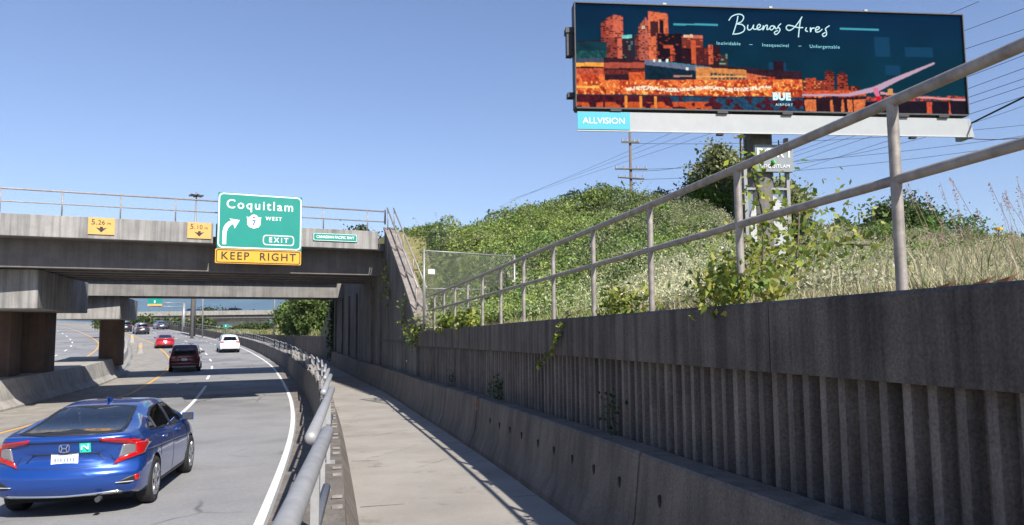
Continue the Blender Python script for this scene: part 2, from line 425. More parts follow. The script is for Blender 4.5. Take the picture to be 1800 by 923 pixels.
hs = bpy.data.objects.new('hillside', me); COL.objects.link(hs); struct(hs)
# road deck: one sheet under both carriageways
mb = MB(); sweep(mb, [(-27.5, 0), (-20, 0), (-12, 0), (-6, 0), (-.40, 0)], -14, 328, 1, zr, closed=False)
struct(mb.build('road', M['road'], smooth=True))
mb = MB(); sweep(mb, [(-.06, -.2), (-.06, 0), (1.0, .01), (2.42, 0), (2.42, -.2)], -14, 328, .5, zw, closed=False)
struct(mb.build('sidewalk', M['walk']))
# transverse joints scored in the sidewalk, and cracks
mb = MB()
for s0 in np.arange(1.6, 60, 3.2):
    a_, b2 = P(s0, 0.03, zw(s0) + .005), P(s0, 1.95, zw(s0) + .005); d = (P(s0 + .012, 0, 0) - P(s0, 0, 0))
    mb.add([a_, b2, b2 + d, a_ + d], [(0, 1, 2, 3)])
for (s0, o0, ln) in ((10.3, .9, 1.0), (11.3, .25, .9), (14.2, .5, 1.2)):
    pts = [P(s0 + random.uniform(-.06, .06) + .12 * k, o0 + ln * k / 9, 0) for k in range(10)]
    for p_, q_ in zip(pts[:-1], pts[1:]):
        w_ = random.uniform(.008, .022); z_ = zw(s0) + .012
        mb.add([(p_[0], p_[1], z_), (q_[0], q_[1], z_), (q_[0], q_[1] + w_, z_), (p_[0], p_[1] + w_, z_)], [(0, 1, 2, 3)])
struct(mb.build('sidewalk_joints', M['dark_joint']))
# painted lines
def line(name, o, s0, s1, w, mat, ds=.5, dz=.005):
    mb = MB(); of = (lambda s: float(np.interp(s, o[0], o[1]))) if isinstance(o, tuple) else (lambda s: o)
    sweep(mb, lambda s: [(of(s) - w / 2, dz), (of(s) + w / 2, dz)], s0, s1, ds, zr, closed=False); return struct(mb.build(name, mat))
line('white_edge_line', -1.17, -10, 40, .125, M['white_paint'])
line('white_edge_line', -1.15, 40, 240, .12, M['white_paint'], 1)
line('white_lane_line', -4.95, 16, 40.5, .13, M['white_paint'])
YL = ([-14, 24, 38, 54, 68, 85, 108, 140, 250], [-10.4, -9.35, -7.95, -7.8, -8.15, -8.9, -9.3, -9.0, -9])
line('yellow_edge_line', YL, -14, 240, .17, M['yellow_paint'])
line('yellow_edge_line', -14.6, 20, 240, .15, M['yellow_paint'], 1)
mb = MB()
for off_, s0, s1, L, gap in ((-5.1, 45, 230, 3, 6), (-3.0, 78, 200, 1, 3), (-17.2, 20, 230, 3, 6), (-22, 20, 230, 3, 6)):
    s = s0
    while s < s1:
        sweep(mb, [(off_ - .07, .005), (off_ + .07, .005)], s, s + L, 1, zr, closed=False); s += L + gap
struct(mb.build('lane_dashes', M['white_paint']))
# transverse joints and repaired strip in the road
mb = MB()
for s0, o1 in ((13.2, -1.2), (15.6, -1.2), (24, -1.2)):
    for k in range(16):
        oa, ob = -9.5 + k * .52, -9.5 + (k + 1) * .52; w_ = .03
        sa = s0 + .05 * math.sin(k * 1.7); sb = s0 + .05 * math.sin((k + 1) * 1.7)
        mb.add([P(sa, oa, zr(sa) + .003), P(sb, ob, zr(sb) + .003), P(sb + w_, ob, zr(sb + w_) + .003), P(sa + w_, oa, zr(sa + w_) + .003)], [(0, 1, 2, 3)])
struct(mb.build('road_joints', plain('pale joint sealant', (.30, .29, .27), .9, 0, .3)))
mb = MB(); sweep(mb, [(-1.06, .004), (-.50, .006)], -8, 60, .5, zr, closed=False); struct(mb.build('gutter', concrete('pinkish gutter concrete', (.22, .19, .165), .4, .7)))
# ================================================================== MEDIAN
def omed(s): return float(np.interp(s, [-14, 31, 42, 50, 60, 80, 110, 160, 250], [-12.6, -11.35, -10.15, -9.95, -10.5, -11.2, -11.8, -12, -12]))
mb = MB(); sweep(mb, lambda s: [(omed(s) - .1, .004), (float(np.interp(s, *YL)) - .22, .004)], -12, 200, 1, zr, closed=False)
struct(mb.build('shoulder', concrete('tan shoulder concrete', (.31, .285, .25), .2, .8)))
mb = MB()
def medprof(s):
    o = omed(s); return [(o, -.05), (o, .08), (o - .22, .33), (o - .42, 1.1), (o - 3.1, 1.1), (o - 3.3, .33), (o - 3.5, .08), (o - 3.5, -.05)]
sweep(mb, medprof, -10, 52, 1, zr)
ob = mb.build('median_barrier', M['pale']); tag(ob, 'tall pale concrete median wall carrying the bridge columns', 'median wall')
mb = MB()
def lowprof(s):
    o = omed(s) - .3; return [(o, -.05), (o, .08), (o - .2, .3), (o - .28, .75), (o - .48, .75), (o - .6, .3), (o - .8, .08), (o - .8, -.05)]
sweep(mb, lowprof, 52.3, 96, 1, zr); ob = mb.build('median_barrier', M['pale']); tag(ob, 'low concrete barrier continuing beyond the bridge columns', 'median barrier')

# ================================================================== ROADSIDE BARRIER AND PIPE RAILING
mb = MB()
sweep(mb, [(.0, -.06), (-.03, .10), (-.15, .34), (-.17, .55), (-.46, .55), (-.48, .30), (-.52, -1.1), (-.30, -1.1)], -6, 210, .5, zw)
ob = mb.build('roadside_barrier', M['barrier'], origin=P(20, -.2, zw(20))); tag(ob, 'long concrete barrier under the pipe rail between road and sidewalk', 'barrier')
s = 1.4
while s < 36:        # bolted brackets on the ledge
    for ds_, w_ in ((0, .045), (.32, .03)):
        mb = MB(); c = P(s + ds_, -.225, zw(s) + .558); mb.box(c, (.075, w_, .018), -head(s)); mb.build('bracket', M['rail'], ob)
    s += 1.35
RH = 1.20
k = 0; s0 = -4.1
while s0 < 150:
    L = 4.2 if s0 < 60 else 8.4; s1 = s0 + L - .06
    z0, z1 = zw(s0) + RH, zw(s1) + RH
    a, b2 = P(s0, -.37, z0 - .02), P(s1, -.28, z1 + .02)
    e = empty('pipe_railing', P(s0, -.3, zw(s0) + .55)); dv = (b2 - a) / np.linalg.norm(b2 - a)
    big = s0 < 60; n = 14 if s0 < 20 else (8 if big else 5)
    r = .037
    mb = MB(); mb.tube([a - dv * .0, a + dv * .02, b2 - dv * .02, b2], [r * .7, r, r, r * .7], n); mb.build('top_rail', M['railold'], e, smooth=True)
    mb = MB(); mb.tube([a + (0, 0, -.30), b2 + (0, 0, -.30)], .024, 8 if big else 5); mb.build('lower_rail', M['railold'], e, smooth=True)
    npst = 3 if big else 5
    for j in range(npst):
        u = (j + .35) / npst; p = a + (b2 - a) * u; sp = s0 + L * u
        mb = MB(); mb.box((p[0], p[1], (p[2] + zw(sp) + .55) / 2 - .02), (.035, .10, p[2] - zw(sp) - .55 - .03), -head(sp)); 
        mb.box((p[0], p[1], zw(sp) + .556), (.13, .16, .012), -head(sp))
        mb.build('post', M['railold'], e)
    if k == 1: tag(e, 'thick grey pipe rail nearest the camera at the bottom edge', 'railing', 'pipe railing panels on the roadside barrier')
    elif k == 2: tag(e, 'second grey pipe rail panel, just beyond the nearest one', 'railing', 'pipe railing panels on the roadside barrier')
    elif big: tag(e, 'grey pipe railing panel on the roadside barrier before and below the bridges', 'railing', 'pipe railing panels on the roadside barrier')
    else: tag(e, 'distant grey pipe railing panel along the curving highway edge past the bridges', 'railing', 'distant railing panels')
    k += 1; s0 += L

# ================================================================== SIDEWALK RETAINING WALL
wall = empty('retaining_wall', P(10, 2.4, zw(10))); tag(wall, 'dark ribbed concrete retaining wall with smooth cap band beside the sidewalk', 'retaining wall')
mb = MB(); s = -6.0
while s < 21.4:
    e = min(s + 5.0, 21.5) - .012
    sweep(mb, [(2.325, -.43), (2.325, -.02), (2.345, 0), (2.86, 0), (2.86, -.43), (2.46, -.43)], s, e, .5, wt); s += 5.0
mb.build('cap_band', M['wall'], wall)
mb = MB(); s = -6.0; full = lambda z0, z1: None
sweep(mb, lambda s: [(2.45, zw(s) - .1), (2.45, wt(s) - .40), (2.60, wt(s) - .40), (2.60, zw(s) - .1)], -6, 21.5, .5, lambda s: 0)
while s < 21.3:
    zb_, zt_ = zw(s) - .08, wt(s) - .428
    w0, w1 = .041, .026
    p = []
    for z in (zb_, zt_):
        p += [P(s - w0, 2.452, z), P(s + w0, 2.452, z), P(s + w1, 2.375, z), P(s - w1, 2.375, z)]
    mb.hexa(p); s += .152
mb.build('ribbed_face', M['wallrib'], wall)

# precast barriers standing against the wall
joints = [-4.25, -1.0, 2.25, 5.5, 8.75, 12.0, 15.25, 18.5, 21.75, 25, 28.25, 31.5, 34.75, 38, 41.25, 44.5, 47.75]
for k, (a, b2) in enumerate(zip(joints[:-1], joints[1:])):
    e = empty('precast_barrier', P((a + b2) / 2, 2.1, zw((a + b2) / 2)))
    dz = random.uniform(-.012, .012); do = random.uniform(-.012, .012)
    mb = MB(); sweep(mb, [(1.96 + do, -.03), (1.965 + do, .07), (2.05 + do, .30), (2.105 + do, .80 + dz), (2.12 + do, .82 + dz), (2.335, .82 + dz), (2.345, -.03)], a + .012, b2 - .012, .4, zw)
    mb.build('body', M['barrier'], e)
    if 2 < a < 12:
        s = a + .35
        while s < b2 - .2:
            if s < 4.8 or s > 11.2: s += .62; continue
            c = P(s, 2.078 + do, zw(s) + .52); t = head(s); ax = ((math.sin(t), math.cos(t), 0), (math.cos(t) * .99, -math.sin(t) * .99, .1), (-math.cos(t) * .1, math.sin(t) * .1, .99))
            mb = MB(); n = 10; ring = []
            for dd in (-.012, .012):
                for q_ in range(n):
                    an = 2 * math.pi * q_ / n; ring.append(c + np.array(ax[0]) * .022 * math.cos(an) + np.array(ax[2]) * .055 * math.sin(an) + np.array(ax[1]) * dd)
            mb.add(ring, [tuple(range(n)), tuple(range(n, 2 * n))[::-1]] + [(i, (i + 1) % n, n + (i + 1) % n, n + i) for i in range(n)])
            mb.build('drain_slot', M['dark_joint'], e); s += .62
    if k == 2: L_ = 'precast concrete barrier block at the lower right of the ribbed wall'
    elif k == 3: L_ = 'precast concrete barrier with row of dark slots, second from the right'
    elif k == 4: L_ = 'precast barrier with dark slots just right of the wide rusty joint'
    elif k == 5: L_ = 'precast barrier just left of the wide rusty joint on the sidewalk'
    else: L_ = 'shaded precast barrier in the row against the tall wall near the overpass'
    tag(e, L_, 'barrier', 'precast barriers along the sidewalk wall')
mb = MB(); c = P(12.0, 2.09, zw(12) + .70); mb.box(c, (.05, .03, .18), -head(12)); ob = mb.build('rusty_bracket', M['rust']); tag(ob, 'small rusty connector in the wide joint between two precast barriers', 'bracket')

# upper pipe railing on the wall
up = empty('wall_railing', P(10, 2.55, wt(10))); tag(up, 'long two rail pipe railing on top of the retaining wall', 'railing')
svals = np.arange(-4.5, 21.6, .75)
mb = MB(); mb.tube([P(s, 2.55, wt(s) + .99) for s in svals], .030, 14); mb.build('top_rail', M['rail'], up, smooth=True)
mb = MB(); mb.tube([P(s, 2.55, wt(s) + .58) for s in svals], .026, 14); mb.build('middle_rail', M['rail'], up, smooth=True)
for s in np.arange(-2.84, 21.1, 1.5):
    mb = MB(); mb.tube([P(s, 2.55, wt(s) - .02), P(s, 2.55, wt(s) + .98)], .028, 14, caps=False)
    mb.tube([P(s, 2.55, wt(s) - .01), P(s, 2.55, wt(s) + .012)], .05, 12)
    mb.build('post', M['rail'], up, smooth=True)

# ================================================================== RAILWAY OVERPASSES
HZ_ = 18.0
PH = np.array([math.sin(R(-20)), math.cos(R(-20))]); PR = np.array([PH[1], -PH[0]])   # along and right of the road at the piers
def bx_t(mb, t0, t1, n0, n1, z0, z1):
    mb.hexa([B(t0, n0, z0), B(t1, n0, z0), B(t1, n1, z0), B(t0, n1, z0), B(t0, n0, z1), B(t1, n0, z1), B(t1, n1, z1), B(t0, n1, z1)])
def pier(parent, corner, L, W, z0, z1, cols, zbase=-1.87):
    c = np.array(corner)
    def pt(al, la, z): q = c + PH * al + PR * la; return np.array([q[0], q[1], z])
    mb = MB(); mb.hexa([pt(0, -W, z0), pt(0, 0, z0), pt(L, 0, z0), pt(L, -W, z0), pt(0, -W, z1), pt(0, 0, z1), pt(L, 0, z1), pt(L, -W, z1)])
    bevel(mb.build('pier_cap', M['bridge'], parent), .03)
    for al, la, w, l in cols:
        mb = MB(); n = 20; ring = []
        for z in (zbase - .3, z0):
            for i in range(n):
                a = 2 * math.pi * (i + .5) / n; ca, sa = math.cos(a), math.sin(a)
                r = (abs(ca) ** 4 + abs(sa) ** 4) ** -.25      # rounded square column
                ring.append(pt(al + l / 2 * r * sa, la + w / 2 * r * ca, z))
        mb.add(ring, [(i, (i + 1) % n, n + (i + 1) % n, n + i) for i in range(n)] + [tuple(range(n)), tuple(range(n, 2 * n))])
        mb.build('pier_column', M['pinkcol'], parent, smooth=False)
def overpass(name, label, n0, w, zb, zp, zt, tl, tr, rail=True, gap=None, over=.98, gmat='girder', ext=1.2):
    e = empty(name, B(-6, n0 + w / 2, -3)); tag(e, label, 'railway bridge')
    for sgn, nn in ((1, n0), (-1, n0 + w - .3)):
        mb = MB()
        segs = [(tl, gap - .05), (gap + .05, tr)] if gap else [(tl, tr)]
        for t0, t1 in segs: bx_t(mb, t0, t1, nn, nn + .3, zp, zt)
        bevel(mb.build('parapet', M['bridge'], e), .015)
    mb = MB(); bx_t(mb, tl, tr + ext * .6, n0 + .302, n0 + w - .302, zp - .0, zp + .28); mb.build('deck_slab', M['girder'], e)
    g0 = n0 + over
    k = int(round((w - 1.6) / 1.5)) + 1
    for j in range(k):
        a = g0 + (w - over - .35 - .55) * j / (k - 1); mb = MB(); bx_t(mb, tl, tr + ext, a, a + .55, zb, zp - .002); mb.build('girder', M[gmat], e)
    if rail:
        for nn in (n0 + .15,):
            mb = MB(); mb.tube([B(tl, nn, 4.68), B(tr + .3, nn, 4.68)], .03, 8); mb.build('hand_rail', M['rail'], e, smooth=True)
            mb = MB(); mb.tube([B(tl, nn, 4.25), B(tr + .3, nn, 4.25)], .022, 8); mb.build('hand_rail', M['rail'], e, smooth=True)
            t = -.4
            while t > tl:
                mb = MB(); mb.tube([B(t, nn, zt - .01), B(t, nn, 4.68)], .024, 8); mb.build('rail_post', M['rail'], e, smooth=True); t -= 1.76
            mb = MB(); mb.box(B(tr + .32, nn, 4.45), (.06, .06, .6)); mb.build('rail_end', M['darkrail'], e)
    return e
b1 = overpass('railway_overpass', 'nearer concrete railway overpass with hand rail carrying the traffic signs', 0, 7.6, 2.12, 3.09, 3.83, -34, 0, True, -6.12)
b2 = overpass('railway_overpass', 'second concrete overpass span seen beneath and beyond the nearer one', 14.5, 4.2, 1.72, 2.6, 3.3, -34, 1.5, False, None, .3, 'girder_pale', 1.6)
c1 = B(-11.75, 1.75, 0)[:2]
pier(b1, c1, 8.5, 3.2, .72, 2.118, [(5.3, -2.6, 1.5, 1.7), (7.7, -2.0, 1.7, 1.9)])
c2 = ray(211, 540, 38.6)[:2]
pier(b2, c2, 6.5, 3.2, .50, 1.718, [(5.6, -1.2, 1.25, 1.5)])
# abutment and wing wall on the right, parts of the nearer overpass
def sN(n):            # station on the wall face where it meets the plane n
    ss_ = np.arange(10, 70, .1); pp = np.array([P(s, 2.34, 0)[:2] for s in ss_]); return float(ss_[np.argmin(abs((pp - BA) @ BN - n))])
sA, sB = sN(0.2), sN(18.9)
mb = MB()
def wingtop(s): return float(np.interp(s, [21.5, sA], [.05, 3.95]))
sweep(mb, lambda s: [(2.325, zw(s) - .1), (2.325, wingtop(s)), (2.77, wingtop(s)), (2.77, zw(s) - .1)], 21.52, sA, .5, lambda s: 0)
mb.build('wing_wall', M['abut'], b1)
mb = MB(); sweep(mb, lambda s: [(2.30, wingtop(s) + .002), (2.30, wingtop(s) + .10), (2.80, wingtop(s) + .10), (2.80, wingtop(s) + .002)], 21.55, sA + .1, .5, lambda s: 0)
mb.build('wing_coping', M['coping'], b1)
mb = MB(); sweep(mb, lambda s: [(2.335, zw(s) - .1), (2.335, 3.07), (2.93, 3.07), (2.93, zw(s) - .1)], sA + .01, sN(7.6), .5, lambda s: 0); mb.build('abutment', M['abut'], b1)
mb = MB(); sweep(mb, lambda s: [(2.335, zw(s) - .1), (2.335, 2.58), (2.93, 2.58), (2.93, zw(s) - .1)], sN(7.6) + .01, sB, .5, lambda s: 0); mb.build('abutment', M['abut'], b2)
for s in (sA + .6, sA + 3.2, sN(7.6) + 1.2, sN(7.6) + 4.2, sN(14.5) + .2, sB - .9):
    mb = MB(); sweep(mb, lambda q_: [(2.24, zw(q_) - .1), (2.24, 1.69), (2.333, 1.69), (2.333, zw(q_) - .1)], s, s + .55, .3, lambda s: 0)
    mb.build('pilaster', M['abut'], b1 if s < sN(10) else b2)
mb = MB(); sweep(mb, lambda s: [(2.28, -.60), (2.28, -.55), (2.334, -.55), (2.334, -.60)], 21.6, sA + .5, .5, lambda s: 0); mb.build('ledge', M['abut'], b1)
# low wall continuing beyond
mb = MB(); sweep(mb, lambda s: [(2.34, zw(s) - .1), (2.34, float(lowback(s)) + .08), (2.8, float(lowback(s)) + .08), (2.8, zw(s) - .1)], sB + .02, 210, 1, lambda s: 0)
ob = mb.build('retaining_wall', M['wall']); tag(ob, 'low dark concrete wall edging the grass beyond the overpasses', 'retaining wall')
# hand rail down the wing wall
e = empty('stair_rail', P(26, 2.7, wingtop(26))); tag(e, 'rusty pale twin pipe rail sloping down the wing wall', 'railing')
for h, oo_ in ((.92, 2.42), (.92, 2.68)):
    mb = MB(); mb.tube([P(s, oo_, wingtop(s) + h) for s in (21.9, sA - .1)], .03, 8); mb.build('rail', M['rail'], e, smooth=True)
    for s in (22.2, 24.6, 27, sA - .3):
        mb = MB(); mb.tube([P(s, oo_, wingtop(s) + .08), P(s, oo_, wingtop(s) + h)], .022, 8); mb.build('post', M['rail'], e, smooth=True)

# ================================================================== SIGNS ON THE BRIDGE
def rrect(w, h, r, n=5):
    pts = []
    for cx, cy, a0 in ((w / 2 - r, h / 2 - r, 0), (-w / 2 + r, h / 2 - r, 90), (-w / 2 + r, -h / 2 + r, 180), (w / 2 - r, -h / 2 + r, 270)):
        for i in range(n + 1):
            a = R(a0 + 90 * i / n); pts.append((cx + r * math.cos(a), cy + r * math.sin(a)))
    return pts
def ringpoly(mb, outer, inner, O, U, V, N, z):
    n = len(outer); O = np.array(O); vs = [O + U * a + V * b + N * z for a, b in outer] + [O + U * a + V * b + N * z for a, b in inner]
    vs += [v - N * .003 for v in vs]
    m_ = 2 * n; fs = []
    for i in range(n):
        j = (i + 1) % n; fs += [(i, j, n + j, n + i), (m_ + i, m_ + n + i, m_ + n + j, m_ + j), (i, m_ + i, m_ + j, j), (n + i, n + j, m_ + n + j, m_ + n + i)]
    mb.add(vs, fs)
FN = -BNv   # facing traffic
def flatpoly(name, poly, O, z, mat, parent, U=BDv, N=FN, V=ZV, d=.004):
    mb = MB(); mb.prism(poly, np.array(O) + N * z, U, V, N, d); return mb.build(name, mat, parent)
sg = empty('highway_sign', B(-4.57, -.45, 2.34)); tag(sg, 'large green Coquitlam exit sign with amber keep right panel', 'road sign')
C0 = B(-4.57, -.42, 3.90); SW, SH = 2.98, 2.06
flatpoly('green_panel', [(-SW/2, -SH/2), (SW/2, -SH/2), (SW/2, SH/2), (-SW/2, SH/2)], C0, 0, M['green'], sg, d=.03)
mb = MB(); ringpoly(mb, rrect(SW - .04, SH - .04, .17), rrect(SW - .13, SH - .13, .13), C0, BDv, ZV, FN, .036); mb.build('border', M['white'], sg)
def onsign(u, v, z=.034): return C0 + BDv * u + ZV * v + FN * z
text_part('lettering', 'Coquitlam', .47, onsign(-.02, .60), BDv, ZV, M['white'], sg, bold=.005, spacing=1.24, xs=.98)
text_part('lettering', 'WEST', .19, onsign(.46, .14), BDv, ZV, M['white'], sg, bold=.004, spacing=1.3)
text_part('lettering', 'EXIT', .25, onsign(.65, -.66), BDv, ZV, M['white'], sg, bold=.005, spacing=1.5)
mb = MB(); ringpoly(mb, [(a + .65, b - .66) for a, b in rrect(1.12, .38, .12)], [(a + .65, b - .66) for a, b in rrect(1.05, .31, .09)], C0, BDv, ZV, FN, .036); mb.build('exit_border', M['white'], sg)
# curved arrow
flatpoly('arrow', [(-1.31, -.88), (-1.31, -.43), (-1.29, -.28), (-1.22, -.14), (-1.13, -.05), (-1.015, .01), (-.95, -.11), (-1.05, -.185), (-1.12, -.28), (-1.17, -.40), (-1.18, -.52), (-1.18, -.88)], C0, .032, M['white'], sg)
flatpoly('arrow_head', [(-1.095, .075), (-.733, .03), (-.904, -.29), (-.952, -.115), (-1.012, .006)], C0, .0325, M['white'], sg)
# route shield
shp = [(-.26, .16), (-.20, .14), (-.12, .17), (-.10, .22), (0, .25), (.10, .22), (.12, .17), (.20, .14), (.26, .16), (.235, .06), (.235, -.12), (.17, -.22), (0, -.28), (-.17, -.22), (-.235, -.12), (-.235, .06)]
flatpoly('shield', [(a - .24, b + .02) for a, b in shp], C0, .032, M['white'], sg)
text_part('lettering', '7', .27, onsign(-.24, -.05, .04), BDv, ZV, M['blue_ink'], sg, bold=.008)
mb = MB(); mb.prism([(-.29, .14), (-.19, .14), (-.19, .18), (-.24, .20), (-.29, .18)], C0 + FN * .037, BDv, ZV, FN, .003); mb.build('crown_emblem', M['red_ink'], sg)
CK = B(-4.60, -.42, 2.595)
flatpoly('keep_right_panel', rrect(3.02, .53, .05), CK, .0, M['orange'], sg, d=.03)
mb = MB(); ringpoly(mb, rrect(2.96, .48, .07), rrect(2.90, .42, .05), CK, BDv, ZV, FN, .036); mb.build('border', M['black'], sg)
text_part('lettering', 'KEEP  RIGHT', .40, CK + FN * .034, BDv, ZV, M['black'], sg, bold=.006, spacing=1.22, xs=.98)
for t in (-5.6, -3.6):
    mb = MB(); mb.box(B(t, -.28, 3.6), (.08, .30, 2.2), math.atan2(BD[1], BD[0])); mb.build('bracket', M['grey'], sg)
for tc, txt, lab in ((-9.75, '5.26m', 'left amber height clearance plate reading 5.26m on the overpass'), (-6.64, '5.10m', 'amber height clearance plate reading 5.10m beside the green sign')):
    cs = empty('clearance_sign', B(tc, -.05, 3.24)); tag(cs, lab, 'road sign'); C1 = B(tc, -.02, 3.53)
    flatpoly('sign_plate', [(-.40, -.29), (.40, -.29), (.40, .29), (-.40, .29)], C1, 0, M['paleorange'], cs, d=.02)
    text_part('lettering', txt[0] + '.', .27, C1 + FN * .024 + ZV * .13 - BDv * .22, BDv, ZV, M['black'], cs)
    text_part('lettering', txt[2:4], .22, C1 + FN * .024 + ZV * .12 + BDv * .0, BDv, ZV, M['black'], cs)
    text_part('lettering', 'm', .16, C1 + FN * .024 + ZV * .10 + BDv * .23, BDv, ZV, M['black'], cs)
    flatpoly('arrow', [(0, -.22), (.08, -.13), (.17, -.05), (.05, -.08), (.04, -.02), (-.04, -.02), (-.05, -.08), (-.17, -.05), (-.08, -.13)], C1, .022, M['black'], cs)
np_ = empty('name_plate', B(-1.72, -.04, 3.36)); tag(np_, 'long green plate reading Canadian Pacific Rwy on the parapet', 'sign'); C1 = B(-1.72, -.02, 3.50)
flatpoly('sign_plate', rrect(1.72, .31, .04), C1, 0, M['green'], np_, d=.02)
mb = MB(); ringpoly(mb, rrect(1.69, .28, .035), rrect(1.66, .25, .03), C1, BDv, ZV, FN, .024); mb.build('border', M['white'], np_)
text_part('lettering', 'CANADIAN PACIFIC RWY', .155, C1 + FN * .024, BDv, ZV, M['white'], np_, bold=.003, xs=.82)
# ================================================================== BILLBOARD
bl = ray(1012, 120, 32.0); br = ray(1695, 120, 33.7)
U2 = (br - bl)[:2]; BW = float(np.hypot(*U2)); U2 = U2 / BW; BU = np.array([U2[0], U2[1], 0]); BF = np.array([U2[1], -U2[0], 0])   # BF faces the road
def bb(u, z, n=0): return np.array([bl[0], bl[1], 0]) + BU * u + np.array([0, 0, z]) + BF * n
ZS0, ZS1 = 9.82, 14.70
bd = empty('billboard', bb(BW * .51, 4.2, -1.2)); tag(bd, 'huge electronic billboard with night skyline picture on a grey column above the hillside', 'billboard')
mb = MB(); mb.box(bb(BW / 2, (ZS0 + ZS1) / 2, -.32), (BW, .55, ZS1 - ZS0), math.atan2(BU[1], BU[0])); mb.build('screen_housing', M['darksteel'], bd)
# painted as LED cells
W_, H_ = 600, 152
def fieldn(seed, ky, kx):        # smooth random field over the picture
    r1 = np.random.default_rng(seed); g_ = r1.random((ky + 1, kx + 1)); yy = np.linspace(0, ky - 1e-6, H_); xx = np.linspace(0, kx - 1e-6, W_)
    iy, ix = yy.astype(int), xx.astype(int); fy, fx = (yy - iy)[:, None], (xx - ix)[None]
    return g_[iy][:, ix] * (1 - fy) * (1 - fx) + g_[iy + 1][:, ix] * fy * (1 - fx) + g_[iy][:, ix + 1] * (1 - fy) * fx + g_[iy + 1][:, ix + 1] * fy * fx
def c8(r, g_, b_): return (np.array([r, g_, b_]) / 255.) ** 2.2
vv = np.linspace(0, 1, H_)[:, None, None]
img = c8(12, 44, 72) * (1 - vv) + c8(12, 58, 70) * vv + np.zeros((H_, W_, 3))
img *= (.82 + .36 * fieldn(2, 7, 18))[..., None]
def px_(x): return (x - 1012.) / 680
def vy_(x, y): return (y - (5 + .037 * (x - 1012))) / (182 - 9 * px_(x))
XX = 1012 + 680 * (np.arange(W_) + .5) / W_; XX = np.broadcast_to(XX[None], (H_, W_)); VV = (np.arange(H_)[:, None] + .5) / H_
YY = VV * (182 - 9 * (XX - 1012) / 680) + 5 + .037 * (XX - 1012)      # artwork coordinates of every cell
F1, F2, F3 = fieldn(5, 60, 240), fieldn(6, 24, 90), fieldn(7, 110, 420)
def area(m_, col, j=.5, f=None): 
    f = F1 if f is None else f; img[m_] = (c8(*col)[None] * (1 - j + 2 * j * f[m_][:, None]))
for (u0, u1, v0, v1) in ((.765, .805, .24, .44), (.845, .92, .33, .43), (.79, .83, .52, .62), (.485, .53, .52, .62)):
    img[int(v0 * H_):int(v1 * H_), int(u0 * W_):int(u1 * W_)] = c8(24, 66, 96)
for (xa, xb, yt, yb, col, win, dn, sl) in (
    (1014, 1060, 70, 120, (46, 30, 40), (120, 60, 50), .2, 0), (1055, 1066, 36, 120, (150, 66, 52), (64, 26, 32), .35, -.6), (1064, 1075, 28, 120, (186, 88, 70), (80, 34, 38), .4, -.5), (1075, 1092, 25, 120, (208, 104, 80), (86, 36, 38), .30, .1),
    (1056, 1082, 64, 120, (140, 66, 56), (56, 26, 34), .4, 0), (1090, 1108, 60, 110, (52, 38, 46), (90, 120, 120), .12, 0), (1090, 1107, 60, 66, (120, 205, 195), None, 0, 0),
    (1112, 1142, 54, 122, (124, 62, 54), (50, 26, 34), .4, -.5), (1118, 1130, 38, 122, (176, 92, 76), (70, 32, 38), .3, -1.2), (1130, 1142, 36, 122, (190, 100, 82), (74, 34, 38), .3, 1.4), (1124, 1130, 44, 50, (225, 190, 160), None, 0, 0),
    (1136, 1170, 20, 122, (220, 112, 76), (140, 62, 46), .25, .15), (1139, 1152, 36, 62, (70, 40, 44), None, 0, 0), (1155, 1162, 34, 66, (30, 26, 36), None, 0, 0), (1148, 1158, 56, 122, (150, 74, 60), (60, 30, 36), .3, 0),
    (1150, 1192, 58, 124, (34, 24, 34), (150, 60, 44), .08, 0), (1160, 1178, 78, 84, (190, 84, 56), None, 0, 0), (1172, 1180, 84, 108, (196, 86, 56), (60, 28, 34), .3, 0),
    (1192, 1228, 62, 122, (120, 54, 46), (215, 96, 62), .22, 0), (1196, 1212, 60, 65, (240, 190, 160), None, 0, 0), (1212, 1228, 61, 67, (205, 110, 90), None, 0, 0), (1190, 1212, 84, 122, (44, 26, 34), (130, 56, 44), .15, 0),
    (1208, 1216, 70, 124, (206, 92, 58), None, 0, 0), (1216, 1240, 84, 128, (84, 38, 40), (150, 62, 48), .25, 0), (1237, 1246, 78, 112, (206, 96, 66), (90, 40, 40), .2, 0), (1246, 1258, 80, 125, (50, 30, 38), (150, 60, 46), .2, 0), (1256, 1270, 96, 130, (70, 48, 48), (110, 160, 140), .15, -.3),
    (1350, 1368, 108, 172, (44, 26, 38), None, 0, 0), (1366, 1412, 142, 172, (96, 54, 46), (226, 150, 92), .35, 0), (1405, 1424, 138, 172, (190, 78, 52), (90, 40, 40), .3, 0), (1420, 1440, 142, 172, (130, 56, 46), (240, 130, 70), .3, 0),
    (1440, 1456, 128, 172, (150, 62, 46), (34, 24, 32), .35, 0), (1443, 1453, 124, 130, (80, 36, 40), None, 0, 0), (1462, 1480, 132, 172, (150, 62, 46), (34, 24, 32), .35, 0), (1466, 1476, 127, 133, (80, 36, 40), None, 0, 0), (1478, 1500, 152, 172, (74, 36, 38), (180, 90, 60), .3, 0)):
    m_ = (XX >= xa) & (XX < xb) & (YY > yt + sl * (XX - (xa + xb) / 2)) & (YY < yb); area(m_, col, .30)
    if win:
        cx, cy = ((XX - xa) / 3.6).astype(int), ((YY - yt) / 3.4).astype(int); h_ = np.sin(cx * 12.9898 + cy * 78.233 + xa) * 43758.5453; h_ = h_ - np.floor(h_)
        w2 = m_ & (h_ < dn) & (((YY - yt) / 3.4) % 1 > .35); area(w2, win, .3)
d = np.maximum(XX - 1062, 0)
ql = (XX < 1064)
